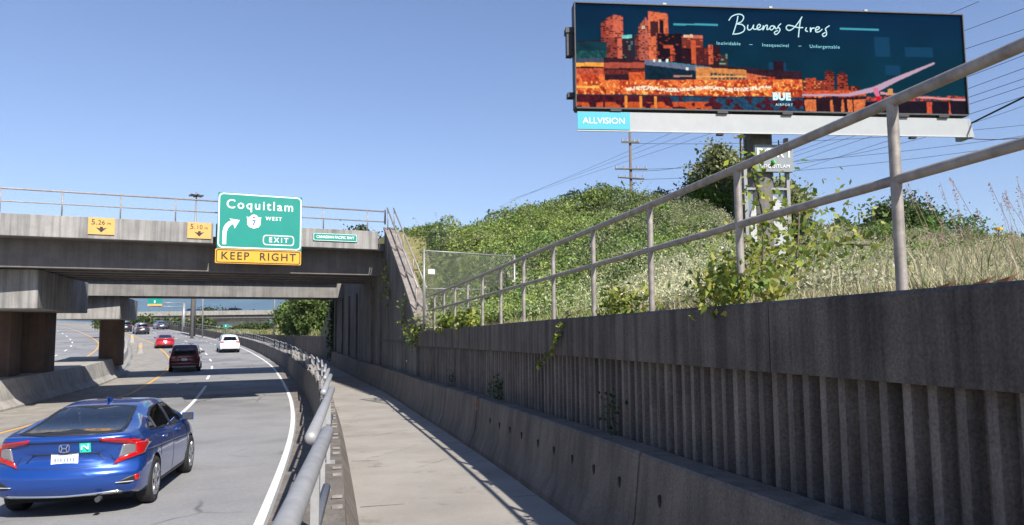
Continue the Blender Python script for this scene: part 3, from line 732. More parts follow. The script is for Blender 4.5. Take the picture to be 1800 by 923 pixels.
area(ql & (YY > 72) & (YY < 92), (24, 56, 68), .4, F2); area(ql & (YY > 88) & (YY < 101), (34, 78, 80), .6, F1); area(ql & (YY > 101) & (YY < 109), (70, 80, 100), .2); area(ql & (YY > 109) & (YY < 116), (255, 168, 70), .35)
area(ql & (YY > 116) & (YY < 130), (190, 84, 60), .75, F3); area(ql & (YY > 116) & (YY < 119), (50, 30, 38), .2)
q2 = (XX >= 1058) & (XX < 1400)
area(q2 & (YY > 100 + d * .08) & (YY < 160), (54, 34, 44), .45, F1)
area(q2 & (XX < 1150) & (YY > 109) & (YY < 119), (172, 80, 62), .25); area(q2 & (XX < 1150) & (YY > 122) & (YY < 130), (110, 48, 44), .8, F3); area(q2 & (XX > 1100) & (XX < 1140) & (YY > 126) & (YY < 146), (206, 90, 50), .6, F1)
q3 = (XX > 1128) & (XX < 1262); area(q3 & (YY > 104 + (XX - 1128) * .13) & (YY < 113 + (XX - 1128) * .13), (104, 112, 138), .25); area(q3 & (YY > 113 + (XX - 1128) * .13) & (YY < 146), (20, 44, 58), .5, F1)
area((XX > 1176) & (XX < 1208) & (YY > 132) & (YY < 135), (180, 130, 120), .1); area((XX > 1176) & (XX < 1208) & (YY > 140) & (YY < 143), (214, 130, 80), .1); area((XX > 1140) & (XX < 1240) & (YY > 103 + (XX - 1128) * .13) & (YY < 105 + (XX - 1128) * .13), (60, 130, 150), .2)
q4 = (XX > 1215) & (XX < 1302); area(q4 & (YY > 117 + (XX - 1215) * .07) & (YY < 150), (214, 136, 78), .35, F1); area(q4 & (XX > 1240) & (YY > 126 + (XX - 1215) * .07) & (YY < 146) & ((XX % 7) < 5) & (YY % 8 < 6), (26, 74, 80), .5, F1); area(q4 & (YY > 133) & (YY < 136), (236, 170, 100), .2)
q5 = (XX >= 1302) & (XX < 1352); area(q5 & (YY > 128 + (XX - 1300) * .18) & (YY < 154), (206, 104, 70), .3); area((XX > 1322) & (XX < 1340) & (YY > 136) & (YY < 152) & (F3 > .45), (50, 40, 44), .2); area((XX >= 1340) & (XX < 1352) & (YY > 136) & (YY < 160), (196, 66, 44), .3)
lit = (XX < 1400) & (YY > np.where(XX < 1060, 130, 140)) & (YY < 164 + (XX - 1012) * .02)
area(lit, (196, 74, 46), .75, F1); area(lit & (F2 > .55), (236, 116, 62), .5, F3); area(lit & (F1 > .72) & (YY > 142), (255, 190, 96), .3, F3)
area(lit & (np.abs(YY - 156 - 2 * np.sin(XX * .06)) < 3.2) & (XX > 1095) & (XX < 1345) & (F3 > .42), (255, 238, 208), .2)
area(lit & (np.abs(YY - 152) < 2) & (XX < 1050), (255, 190, 90), .2)
wat = (XX < 1400) & (YY >= 166 + (XX - 1012) * .02); area(wat, (74, 30, 40), .6, F1); area(wat & (XX > 1170) & (F2 > .42), (38, 72, 98), .5, F1); area(wat & (XX < 1240) & (YY > 179) & (F2 > .35), (200, 84, 44), .5, F3)
area(wat & (((XX - 1092) % 25) < 5) & (XX > 1088) & (XX < 1150), (240, 146, 66), .3)
r3 = (XX >= 1400) & (XX < 1512); area(r3 & (YY > 160) & (YY < 170), (206, 88, 52), .7, F3); area(r3 & (YY > 172), (46, 28, 36), .4, F1); area(r3 & (YY > 176) & (fieldn(9, 3, 110) > .55), (216, 116, 70), .5, F3)
r4 = XX >= 1512; area(r4 & (YY > 171) & (YY < 179) & (F3 > .45), (196, 74, 52), .5, F1); area(r4 & (YY > 180), (34, 28, 38), .4, F1); area(r4 & (YY > 181) & (fieldn(10, 3, 70) > .66), (200, 84, 60), .5, F3)
for x in (1144, 1154, 1166, 1200): area((np.abs(XX - x) < 2.2) & (np.abs(YY - (106 if x < 1190 else 121)) < 2.4), (240, 245, 235), .1)
# slanting white footbridge
def stroke(pts, wds, col):
    for i in range(len(pts) - 1):
        (xa, ya), (xb, yb) = pts[i], pts[i + 1]; n = int(max(abs(xb - xa), abs(yb - ya)) * 2) + 1
        for t in np.linspace(0, 1, n):
            x = xa + (xb - xa) * t; y = ya + (yb - ya) * t; w_ = wds[i] + (wds[i + 1] - wds[i]) * t
            cu, cv = px_(x) * W_, vy_(x, y) * H_; ru, rv = max(.6, w_ * W_ / 680 / 2), max(.6, w_ * H_ / 178 / 2)
            y0, y1 = int(cv - rv), int(cv + rv) + 1; x0, x1 = int(cu - ru), int(cu + ru) + 1
            img[max(0, y0):max(0, y1), max(0, x0):max(0, x1)] = c8(*col)
stroke([(1400, 168), (1480, 168), (1530, 158), (1570, 140), (1638, 113)], [2, 3, 7, 5, 1.5], (190, 160, 182))
stroke([(1530, 160), (1536, 176)], [7, 3], (214, 120, 150)); stroke([(1534, 174), (1537, 182)], [6, 3], (210, 20, 50))
stroke([(1540, 165), (1600, 172), (1692, 178)], [3, 2, 2], (216, 150, 150))
for x in (1553, 1556, 1559): stroke([(x, 160), (x, 167)], [3, 3], (210, 150, 90))
stroke([(1180, 41), (1254, 43)], [2.2, 2.2], (70, 160, 180)); stroke([(1473, 50), (1540, 53)], [2.2, 2.2], (70, 160, 180))
img = np.clip(img, 0, 1)
im2 = img.copy(); im2[1:-1, 1:-1] = .5 * img[1:-1, 1:-1] + .125 * (img[:-2, 1:-1] + img[2:, 1:-1] + img[1:-1, :-2] + img[1:-1, 2:]); img = im2
me = bpy.data.meshes.new('led_picture'); gu = np.linspace(.02, BW - .02, W_ + 1); gz = np.linspace(ZS1 - .03, ZS0 + .03, H_ + 1)
GU, GZ = np.meshgrid(gu, gz); base_ = bb(0, 0, -.035); wl = worldloc(bd)
vs = base_[None, None] + BU[None, None] * GU[..., None] + np.array([0, 0, 1.])[None, None] * GZ[..., None] - wl
idx = np.arange((W_ + 1) * (H_ + 1)).reshape(H_ + 1, W_ + 1); fq = np.stack([idx[1:, :-1], idx[1:, 1:], idx[:-1, 1:], idx[:-1, :-1]], -1).reshape(-1, 4)
me.from_pydata(vs.reshape(-1, 3).tolist(), [], fq.tolist())
ca = me.color_attributes.new('Col', 'FLOAT_COLOR', 'CORNER'); arr = np.ones((len(fq), 4, 4), np.float32); arr[:, :, :3] = img.reshape(-1, 1, 3); ca.data.foreach_set('color', arr.ravel())
mt, nt, b = newmat('LED screen'); at_ = nt.nodes.new('ShaderNodeAttribute'); at_.attribute_name = 'Col'
nt.links.new(at_.outputs['Color'], b.inputs['Emission Color']); b.inputs['Emission Strength'].default_value = .60; b.inputs['Base Color'].default_value = (.002, .002, .0025, 1); b.inputs['Roughness'].default_value = .9
b.inputs['Specular IOR Level'].default_value = .0
me.materials.append(mt); o = bpy.data.objects.new('led_picture', me); COL.objects.link(o); o.parent = bd
LED = newmat('LED lettering'); LED[2].inputs['Emission Color'].default_value = (.50, .80, .85, 1); LED[2].inputs['Emission Strength'].default_value = .6; LED[2].inputs['Base Color'].default_value = (.05, .05, .05, 1)
LEDD = newmat('dim LED lettering'); LEDD[2].inputs['Emission Color'].default_value = (.06, .42, .50, 1); LEDD[2].inputs['Emission Strength'].default_value = .75; LEDD[2].inputs['Base Color'].default_value = (.05, .05, .05, 1)
def art(x, y, z=-.025): return bb(px_(x) * BW, ZS1 - vy_(x, y) * (ZS1 - ZS0), z)
# handwritten headline: strokes in reference pixels
SCR = [
 [(1291,28),(1289,38),(1285,50),(1281,61)], [(1275,36),(1280,29),(1290,25),(1298,26),(1301,31),(1297,38),(1289,42),(1297,43),(1302,48),(1300,55),(1292,59),(1283,60)],
 [(1308,44),(1307,50),(1310,53),(1315,50),(1318,44),(1317,50),(1320,52)], [(1320,52),(1327,49),(1330,45),(1327,43),(1324,47),(1325,52),(1330,52),(1335,48)],
 [(1335,45),(1334,53),(1338,46),(1342,45),(1341,52),(1345,51)], [(1353,46),(1349,46),(1346,50),(1349,53),(1353,50),(1354,46),(1357,51),(1361,48)],
 [(1366,42),(1361,47),(1364,52),(1361,58),(1356,61),(1354,57),(1360,54)],
 [(1396,66),(1398,52),(1401,36),(1404,30),(1397,40),(1388,50),(1380,54),(1375,50),(1378,45),(1386,46),(1396,49),(1405,49)],
 [(1411,49),(1409,54),(1413,56)], [(1418,49),(1418,57),(1420,51),(1425,50)], [(1427,54),(1432,52),(1434,49),(1430,48),(1427,52),(1428,57),(1434,56),(1439,52)],
 [(1452,46),(1445,51),(1446,56),(1446,62),(1441,65),(1439,61),(1444,58)]]
mb = MB()
def catm(pts, n=5):
    out = []; p = [pts[0]] + list(pts) + [pts[-1]]
    for i in range(1, len(p) - 2):
        for t in np.linspace(0, 1, n, endpoint=False):
            a, b_, c, d = [np.array(q, float) for q in p[i - 1:i + 3]]
            out.append(.5 * ((2 * b_) + (-a + c) * t + (2 * a - 5 * b_ + 4 * c - d) * t * t + (-a + 3 * b_ - 3 * c + d) * t ** 3))
    out.append(np.array(pts[-1], float)); return out
for st in SCR: mb.tube([art(x, y) for x, y in catm(st)], .026, 6)
mb.build('lettering', LED[0], bd)
for tx, xx, yy, s_z in (('Inolvidable', 1273, 76.5, .23), ('Inesquecível', 1355, 80, .23), ('Unforgettable', 1442, 83, .23), ('–', 1312, 78, .3), ('–', 1398, 81, .3)):
    text_part('lettering', tx, s_z, art(xx, yy, -.03), BU, ZV, LEDD[0], bd, spacing=1.15)
text_part('lettering', 'BUE', .46, art(1362, 170, -.03), BU, ZV, LED[0], bd, bold=.03, spacing=1.1)
text_part('lettering', 'AIRPORT', .17, art(1366, 184, -.03), BU, ZV, LED[0], bd, spacing=1.3)
# trim and apron
za = math.atan2(BU[1], BU[0])
for (u, z, w_, h_) in ((BW / 2, ZS1 + .02, BW + .08, .05), (-.02, (ZS0 + ZS1) / 2, .05, ZS1 - ZS0), (BW + .02, (ZS0 + ZS1) / 2, .05, ZS1 - ZS0), (BW / 2, ZS0 - .04, BW, .07)):
    mb = MB(); mb.box(bb(u, z, -.25), (w_, .7, h_), za); mb.build('frame_trim', M['darksteel'], bd)
mb = MB(); mb.box(bb(BW / 2 + .05, 9.20, -.03), (BW + .02, .06, .86), za); mb.build('apron', M['apron'], bd)
mb = MB(); mb.hexa([bb(BW + .04, 8.74, .0), bb(BW + .30, 8.74, -.0), bb(BW + .3, 8.74, -.9), bb(BW - .0, 8.74, -.9), bb(BW + .04, 9.64, 0), bb(BW + .12, 9.64, 0), bb(BW + .12, 9.64, -.9), bb(BW + .0, 9.64, -.9)]); mb.build('apron_end', M['apron'], bd)
mb = MB(); mb.box(bb(BW / 2, 8.75, .0), (BW, .08, .05), za); mb.build('apron_edge', M['grey'], bd)
mb = MB(); mb.box(bb(1.24, 9.20, .04), (2.42, .05, .80), za); mb.build('name_panel', M['cyan'], bd)
text_part('lettering', 'ALLVISION', .40, bb(1.25, 9.19, .07), BU, ZV, M['white'], bd, xs=1.02)
for u in (1.8, 6.8, 9.9, 13.0, 15.6, 17.6):
    mb = MB(); mb.box(bb(u, ZS0 - .12, .0), (.5, .22, .12), za); mb.build('clamp', M['black'], bd)
for u in (6.7, 11.3, 16.1):
    mb = MB(); mb.box(bb(u, 8.69, -.1), (.3, .2, .09), za); mb.build('clamp', M['black'], bd)
for u in (4.2, 9.3, 14.0):
    mb = MB(); mb.box(bb(u, ZS1 + .08, .02), (.16, .12, .09), za); mb.build('camera_lamp', M['apron'], bd)
mb = MB(); mb.box(bb(-.2, 13.0, -.5), (.28, .4, 1.3), za); mb.box(bb(-.22, 13.55, -.5), (.34, .5, .25), za); mb.build('side_unit', M['darksteel'], bd)
mb = MB(); mb.box(bb(-.18, 10.5, -.5), (.3, .4, .22), za); mb.build('side_bracket', M['darksteel'], bd)
# column with cladding and name box
def bcol(px, n): u = (ray(px, 300, 33.0) - np.array([bl[0], bl[1], 0])) @ BU; return u
u0 = bcol(1327, 0); u1 = bcol(1377, 0)
mb = MB(); mb.tube([bb((u0 + u1) / 2, 2.2, -1.3), bb((u0 + u1) / 2, 9.6, -1.3)], (u1 - u0) / 2, 24); mb.build('column', plain('brown grey column steel', (.13, .115, .105), .6, 0, .2), bd, smooth=False)
for dz_ in (9.3, 11, 13):
    mb = MB(); mb.box(bb(BW / 2, dz_, -.85), (BW * .96, .25, .3), za); mb.build('truss_beam', M['darksteel'], bd)
uc = (bcol(1332, 0) + bcol(1402, 0)) / 2; wc = bcol(1402, 0) - bcol(1332, 0)
mb = MB(); mb.box(bb(uc, 7.7, -.55), (wc, .22, 1.28), za); mb.build('name_box', plain('pale grey name panel', (.20, .225, .235), .5, .1, .05), bd)
text_part('lettering', 'PORT', .60, bb(uc + .02, 7.93, -.42), BU, ZV, M['white'], bd, bold=.01, spacing=1.25)
text_part('lettering', 'COQUITLAM', .24, bb(uc, 7.31, -.42), BU, ZV, M['white'], bd, spacing=1.08)
mb = MB(); mb.tube([bb(uc - .1, 7.62, -.43), bb(uc - .0, 7.45, -.43)], .07, 6); mb.build('leaf_emblem', plain('emblem green', (.1, .45, .12), .5), bd)
ul = bcol(1318, 0); ur = bcol(1397, 0)
mb = MB(); mb.box(bb((ul + ur) / 2, 4.3, -1.5), (ur - ul - .1, 1.2, 4.2), za); mb.build('base_cladding', plain('grey glazed cladding', (.20, .24, .27), .25, .3, .2, 3), bd)
for u in (ul, ur):
    mb = MB(); mb.box(bb(u, 5.5, -.85), (.16, .2, 6.5 if u == ur else 3.6), za); mb.build('cladding_post', M['silverpole'], bd)
for z in (3.6, 4.9, 6.3):
    mb = MB(); mb.box(bb((ul + ur) / 2, z, -.80), (ur - ul, .12, .10), za); mb.build('cladding_band', M['silverpole'], bd)
arc = [(ur - .1 - .9 + .95 * math.cos(R(a)) * .95, 4.7 + 1.35 * math.sin(R(a))) for a in np.linspace(0, 180, 14)]
mb = MB(); mb.prism([(ur - 1.9, 2.3)] + [(a, b_) for a, b_ in arc[::-1]] + [(ur - .1, 2.3)], bb(0, 0, -.90), BU, ZV, BF, .10); mb.build('arched_panel', M['grey'], bd)
for k in range(2):    # ladder cages either side of the column
    uu_ = u0 - .22 if k == 0 else u1 + .36
    mb = MB()
    for du in (-.14, .14): mb.tube([bb(uu_ + du, 5.5 if k else 7.0, -.95), bb(uu_ + du, 8.7, -.95)], .03, 6)
    for z in np.arange(6.2 if k else 7.2, 8.7, .38): mb.tube([bb(uu_ - .14, z, -.95), bb(uu_ + .14, z, -.95)], .02, 5)
    mb.build('ladder', M['darksteel'], bd)

# ================================================================== POLES, WIRES, LIGHTS
def upole(px, ytop, Yd, arms, label, r=.16):
    top = ray(px, ytop, Yd); s0_, o0_ = nearest(top[0], top[1]); zb = float(hill(top[0], top[1], s0_, o0_)[0]) - .3
    e = empty('utility_pole', (top[0], top[1], zb)); tag(e, label, 'utility pole')
    mb = MB(); mb.tube([(top[0], top[1], zb), (top[0] , top[1], top[2])], [r, r * .65], 10); mb.build('pole', M['pole'], e, smooth=True)
    for (yy, w_, tilt) in arms:
        z = ray(px, yy, Yd)[2]; mb = MB(); mb.box((top[0], top[1] - .2, z), (w_, .12, .14), .08, ax=None) if not tilt else mb.tube([(top[0] - w_ / 2, top[1] - .2, z + tilt), (top[0] + w_ / 2, top[1] - .2, z - tilt)], .07, 6)
        mb.build('crossarm', M['pole'], e)
        for sx in (-.46, -.2, .2, .46):
            mb = MB(); mb.tube([(top[0] + w_ * sx, top[1] - .2, z + .02), (top[0] + w_ * sx, top[1] - .2, z + .24)], [.05, .09], 6); mb.build('insulator', M['grey'], e)
    return e, top
upole(1107, 226, 60, [(251, 1.5, 0), (298, 2.7, .02), (314, 2.2, .08)], 'wooden utility pole with two crossarms left of the billboard column')
upole(1302, 237, 70, [(243, 1.5, 0)], 'slim utility pole top just left of the billboard column')
def wire(a, b_, sag, r, label='thin overhead wire crossing the sky behind the billboard', grp='overhead wires'):
    pts = [a + (b_ - a) * t - np.array([0, 0, sag * 4 * t * (1 - t)]) for t in np.linspace(0, 1, 15)]
    mb = MB(); mb.tube(pts, r, 5); o = mb.build('overhead_wire', M['wire'], smooth=True, origin=tuple(a)); tag(o, label, 'wire', grp); return o
for (a, ya, b_, yb, r) in ((880, 362, 1720, 3, .011), (895, 352, 1800, 15, .011), (905, 349, 1830, 42, .012), (1170, 338, 1840, 82, .012), (1200, 340, 1860, 98, .012), (1160, 355, 1860, 118, .012), (1150, 365, 1860, 132, .012), (1180, 372, 1860, 150, .012)):
    wire(ray(a, ya, 160), ray(b_, yb, 42), .0, r * 1.6)
for (a, ya, b_, yb) in ((1110, 252, 1820, 218), (1110, 300, 1302, 262), (1112, 316, 1820, 250), (1110, 298, 1820, 236), (1400, 288, 1800, 186)):
    wire(ray(a, ya, 60), ray(b_, yb, 50), .5, .016)
ca_ = bb(BW + .2, 9.4, -.3); cb_ = ray(1830, 156, 30)
wire(ca_, cb_, .0, .045, 'thick black cable from the right end of the billboard apron', 'heavy cables')
wire(bb(BW + .25, 8.75, -.3), ray(1830, 237, 33), .12, .02, 'beaded cable leaving the lower right corner of the billboard apron', 'thin cables')
e = empty('light_mast', (*ray(345, 500, 70)[:2], -1)); q0 = ray(345, 344, 70); tag(e, 'tall highway light mast with cross shaped head behind the overpass rail', 'light mast')
mb = MB(); mb.tube([(q0[0], q0[1], -1), (q0[0], q0[1], q0[2] + .4)], [.16, .08], 8); mb.build('pole', M['silverpole'], e, smooth=True)
for a in range(3):
    mb = MB(); an = a * math.pi / 3 + .2; mb.box((q0[0], q0[1], q0[2]), (1.35, .14, .16), an); mb.build('lamp_arm', M['darksteel'], e)

# ================================================================== CHAIN LINK FENCE
def cfence(A_, B_, h, label, wires=True, sign=False):
    A_ = np.array(A_, float); B_ = np.array(B_, float); d = B_ - A_; L = np.linalg.norm(d); u = d / L
    e = empty('chain_link_fence', tuple(A_)); tag(e, label, 'fence')
    for p in (A_, B_):
        mb = MB(); mb.tube([p, p + (0, 0, h + .04)], .032, 8); mb.build('post', M['silverpole'], e, smooth=True)
    for z in (.05, h * .52, h):
        mb = MB(); mb.tube([A_ + (0, 0, z), B_ + (0, 0, z)], .022 if z > 1.5 else .014, 6); mb.build('rail', M['silverpole'], e, smooth=True)
    mb = MB(); st = .085; n = int((L + h) / st)
    for k in range(n):
        x0 = k * st
        for sg_ in (1, -1):
            a0, a1 = max(0, x0 - h), min(L, x0)
            if a1 <= a0: continue
            z0_, z1_ = x0 - a0, x0 - a1
            pa, pb = A_ + u * a0 + np.array([0, 0, z0_]), A_ + u * a1 + np.array([0, 0, z1_])
            if sg_ < 0: pa = A_ + u * (L - a0) + np.array([0, 0, z0_]); pb = A_ + u * (L - a1) + np.array([0, 0, z1_])
            mb.tube([pa, pb], .0035, 3, caps=False)
    mb.build('wire_mesh', M['mesh'], e)
    if sign:
        mb = MB(); c = A_ + u * .26 + np.array([0, -.03, h * .735]); mb.box(c, (.22, .012, .13), math.atan2(u[1], u[0])); mb.build('small_sign', M['white'], e)
fa = ray(745, 577, 19.6); fb = ray(905, 572, 22.0)
cfence((fa[0], fa[1], -.1), (fb[0], fb[1], -.05), 2.15, 'chain link fence panel with tiny white sign behind the wall railing', sign=True)
fc = ray(949, 560, 27.0); cfence((fb[0] + .3, fb[1] + .4, .0), (fc[0], fc[1], .15), 2.15, 'chain link fence panel further from the overpass, right of the signed one')

# ================================================================== VEGETATION
def leaves(name, pts, size, cols, label=None, cat=None, kind=None, parent=None, mat=None, elong=1.5, up=.0, seed=1, group=None, flat=False):
    """many small folded leaf quads; cols = one colour per leaf"""
    r_ = np.random.default_rng(seed); n = len(pts); pts = np.asarray(pts, float)
    size = np.broadcast_to(size, (n,))[:, None]
    d = r_.standard_normal((n, 3)); d[:, 2] += up; d /= np.linalg.norm(d, axis=1, keepdims=True)
    e_ = r_.standard_normal((n, 3)); e_ -= d * (d * e_).sum(1, keepdims=True); e_ /= np.linalg.norm(e_, axis=1, keepdims=True)
    v = np.stack([pts - d * size * .5 * elong, pts + e_ * size * .42, pts + d * size * .5 * elong, pts - e_ * size * .42], 1)
    org = pts.mean(0) if parent is None else worldloc(parent); org = np.array(org)
    me = bpy.data.meshes.new(name); me.vertices.add(n * 4); me.vertices.foreach_set('co', (v - org).ravel())
    me.loops.add(n * 4); me.loops.foreach_set('vertex_index', np.arange(n * 4, dtype=np.int32))
    me.polygons.add(n); me.polygons.foreach_set('loop_start', np.arange(0, n * 4, 4, dtype=np.int32))
    me.update(calc_edges=True)
    ca = me.color_attributes.new('Col', 'FLOAT_COLOR', 'CORNER'); a = np.ones((n, 4, 4), np.float32); a[:, :, :3] = np.asarray(cols)[:, None, :]; ca.data.foreach_set('color', a.ravel())
    me.materials.append(mat or M['leaf']); o = bpy.data.objects.new(name, me); COL.objects.link(o)
    if parent is not None: o.parent = parent
    else: o.location = tuple(org)
    tag(o, label, cat, group, kind); return o
def pal(r_, n, cs, ws, var=.18):
    cs = np.array(cs); i = r_.choice(len(cs), n, p=np.array(ws) / sum(ws)); c = cs[i] * (1 + var * r_.uniform(-1, 1, (n, 1))); return np.clip(c, .003, 1)
GREEN = [(.10, .16, .03), (.16, .23, .045), (.06, .10, .022), (.27, .31, .06), (.24, .24, .10), (.38, .33, .20)]
def vnoise(x, y, seed=0):
    r_ = np.random.default_rng(seed); t = 0
    for k in range(7):
        f = .25 * 1.6 ** k; a = r_.uniform(0, 6.28); ph = r_.uniform(0, 6.28, 2)
        t = t + (.75 ** k) * np.sin(f * (x * math.cos(a) + y * math.sin(a)) + ph[0]) * np.cos(f * .9 * (-x * math.sin(a) + y * math.cos(a)) + ph[1])
    return t / 2.2
def clumph(x, y, o, n):
    """thickness of the bramble cover"""
    t = (x - BA[0]) * BD[0] + (y - BA[1]) * BD[1]
    b_ = .32 + .55 * vnoise(x, y, 3) + 1.0 * (.5 - np.abs(vnoise(x * 1.3, y * 1.3, 15))) + .7 * (.35 - np.abs(vnoise(x * 3.1, y * 3.1, 5)))
    edge = smooth((o - 3.1) / 3.2); nearstrip = .12 + .18 * vnoise(x * 2, y * 2, 8)
    g_ = edge * np.maximum(b_, .15) + (1 - edge) * np.maximum(nearstrip, .04)
    mound = .85 * np.exp(-((t - 11.6) / 1.7) ** 2 - ((n + 1) / 4) ** 2) + .15 * np.exp(-((t - 3.2) / 3) ** 2 - ((n + 1) / 3.5) ** 2)
    q1 = x / np.maximum(y, 1); gl = np.exp(-((q1 - .365) / .05) ** 2)
    return g_ * (1 - .70 * smooth((q1 - .38) / .2) * (1 - .5 * smooth((np.hypot(x, y) - 22) / 15))) * (1 - .5 * gl) + mound
def scatter(N, seed, x0a, x1a, ymin, ymax, p=1.0):
    r_ = np.random.default_rng(seed); pxs = r_.uniform(x0a, x1a, N); Yd = ymin * (ymax / ymin) ** (r_.random(N) ** p)
    X_ = (pxs - 900) / 1270 * Yd; return X_, Yd, r_
# sheet under the brambles, its near-black colour stands for shade between leaves
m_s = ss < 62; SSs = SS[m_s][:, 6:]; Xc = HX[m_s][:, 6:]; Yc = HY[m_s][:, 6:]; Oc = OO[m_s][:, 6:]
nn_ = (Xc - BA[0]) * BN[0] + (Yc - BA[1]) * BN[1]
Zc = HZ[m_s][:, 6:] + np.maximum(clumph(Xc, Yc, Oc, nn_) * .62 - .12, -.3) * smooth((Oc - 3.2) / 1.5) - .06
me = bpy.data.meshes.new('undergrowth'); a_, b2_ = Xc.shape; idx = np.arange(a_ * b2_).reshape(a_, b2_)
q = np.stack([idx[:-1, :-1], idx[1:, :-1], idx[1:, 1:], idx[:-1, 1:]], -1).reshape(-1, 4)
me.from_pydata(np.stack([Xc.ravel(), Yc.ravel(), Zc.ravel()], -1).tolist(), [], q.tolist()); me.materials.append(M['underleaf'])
o = bpy.data.objects.new('undergrowth', me); COL.objects.link(o); tag(o, 'near-black sheet beneath the bramble leaves, coloured as the shade in their gaps', 'undergrowth', kind='stuff')
X_, Y_, r_ = scatter(900000, 11, 640, 1900, 4.5, 58, .62)
s2, o2 = nearest(X_, Y_); n2 = (X_ - BA[0]) * BN[0] + (Y_ - BA[1]) * BN[1]
ok = (o2 > 3.05) & (n2 < 4); X_, Y_, s2, o2, n2 = X_[ok], Y_[ok], s2[ok], o2[ok], n2[ok]
hc = clumph(X_, Y_, o2, n2); zz = hill(X_, Y_, s2, o2) + hc * (1 - .45 * r_.random(len(X_)) ** 2) + .05 * r_.standard_normal(len(X_))
tone = vnoise(X_ * 1.1, Y_ * 1.1, 21); dry = vnoise(X_ * .8, Y_ * .8, 31)
n = len(X_); cl = pal(r_, n, GREEN, (3, 4, 1.5, 4, 2.5, 1.2))
ylw = pal(r_, n, [(.36, .38, .07), (.29, .34, .06)], (1, 1)); m_ = (tone > .25) & (r_.random(n) < .55); cl[m_] = ylw[m_]
dk = pal(r_, n, [(.03, .06, .015), (.045, .08, .02)], (1, 1)); m_ = (tone < -.3) & (r_.random(n) < .6); cl[m_] = dk[m_]
rgt = smooth((X_ / Y_ - .02) / .35); fl = pal(r_, n, [(.46, .38, .25), (.38, .34, .19), (.54, .45, .36)], (2, 2, 1))
m_ = r_.random(n) < np.clip(.07 + .95 * rgt * smooth((dry + .8) / .9), 0, .86) * (1 - .6 * smooth((n2 + 6) / 5) * (X_ < 6)) + .5 * smooth((7.5 - o2) / 3) * (X_ / Y_ > .02) * smooth((dry + .6) / .6); cl[m_] = fl[m_]; isdry = m_
wf = r_.random(n) < .006; cl[wf] = (.62, .60, .52)
dist = np.hypot(X_, Y_); sz = (.026 + .0014 * dist) * r_.uniform(.5, 1.4, n) * np.where(isdry, .62, 1.)
cl *= (1 + .30 * vnoise(X_ * 2.2, Y_ * 2.2, 61) + .35 * vnoise(X_ * .35, Y_ * .35, 62))[:, None].clip(.45, 1.8)
# arching shoots standing out of the thicket
PT = [np.stack([X_, Y_, zz], -1)]; CL = [cl]; SZ = [sz]
for k in r_.choice(n, 1500, replace=False):
    if X_[k] / Y_[k] > .3 and r_.random() < .6: continue
    L_ = r_.uniform(.25, .75) * min(1, dist[k] / 16); a_ = r_.uniform(0, 6.28); m2 = 16; t_ = np.linspace(0, 1, m2)[:, None]
    q_ = np.array([[X_[k], Y_[k], zz[k]]]) + t_ * np.array([[math.cos(a_) * L_ * .6, math.sin(a_) * L_ * .6, L_ * 1.3]]) - t_ ** 2 * np.array([[0, 0, L_ * .5]])
    PT.append(q_ + r_.standard_normal((m2, 3)) * .035); c_ = cl[k] * r_.uniform(.9, 1.4); CL.append(np.repeat(c_[None], m2, 0) * r_.uniform(.8, 1.2, (m2, 1))); SZ.append(np.full(m2, sz[k]) * r_.uniform(.7, 1.2, m2))
# rounded bushes of several kinds growing through the thicket
KC = [(.20, .26, .05), (.13, .19, .04), (.30, .32, .08), (.09, .13, .035), (.26, .25, .12), (.17, .24, .03)]
cand = r_.choice(n, 900, replace=False); nb_ = 0
for k in cand:
    q1_ = X_[k] / Y_[k]
    if o2[k] < 4.6 or Y_[k] < 9 or (.30 < q1_ < .43 and Y_[k] < 31) or n2[k] > 1.5 or nb_ > 250: continue
    if q1_ > .43 and Y_[k] < 26: continue
    nb_ += 1
    rad = r_.uniform(.28, .85) * min(1, dist[k] / 22 + .25); m2 = int(330 * rad / .5); d_ = r_.standard_normal((m2, 3)); d_ /= np.linalg.norm(d_, axis=1, keepdims=True); d_[:, 2] = np.abs(d_[:, 2]) * r_.uniform(.8, 1.35) - .1
    q_ = np.array([X_[k], Y_[k], zz[k] - rad * .35]) + d_ * rad * (1 - .3 * r_.random((m2, 1)) ** 2) + r_.standard_normal((m2, 3)) * .04
    c_ = np.array(KC[r_.integers(len(KC))]) * r_.uniform(.7, 1.35); PT.append(q_); CL.append(c_[None] * r_.uniform(.6, 1.4, (m2, 1))); SZ.append(np.full(m2, sz[k] * r_.uniform(.8, 1.5)) * r_.uniform(.6, 1.3, m2))
PTS, cl, sz = np.concatenate(PT), np.concatenate(CL), np.concatenate(SZ)
lum = cl @ np.array([.3, .6, .1]); cl = (cl * .85 + .15 * lum[:, None] * np.array([1.05, 1.05, .7])) * np.array([.93, 1.05, 1.0])
leaves('bramble_cover', PTS, sz, cl, 'dense green and yellow bramble thicket covering the hillside', 'brambles', 'stuff', seed=3, elong=1.35)
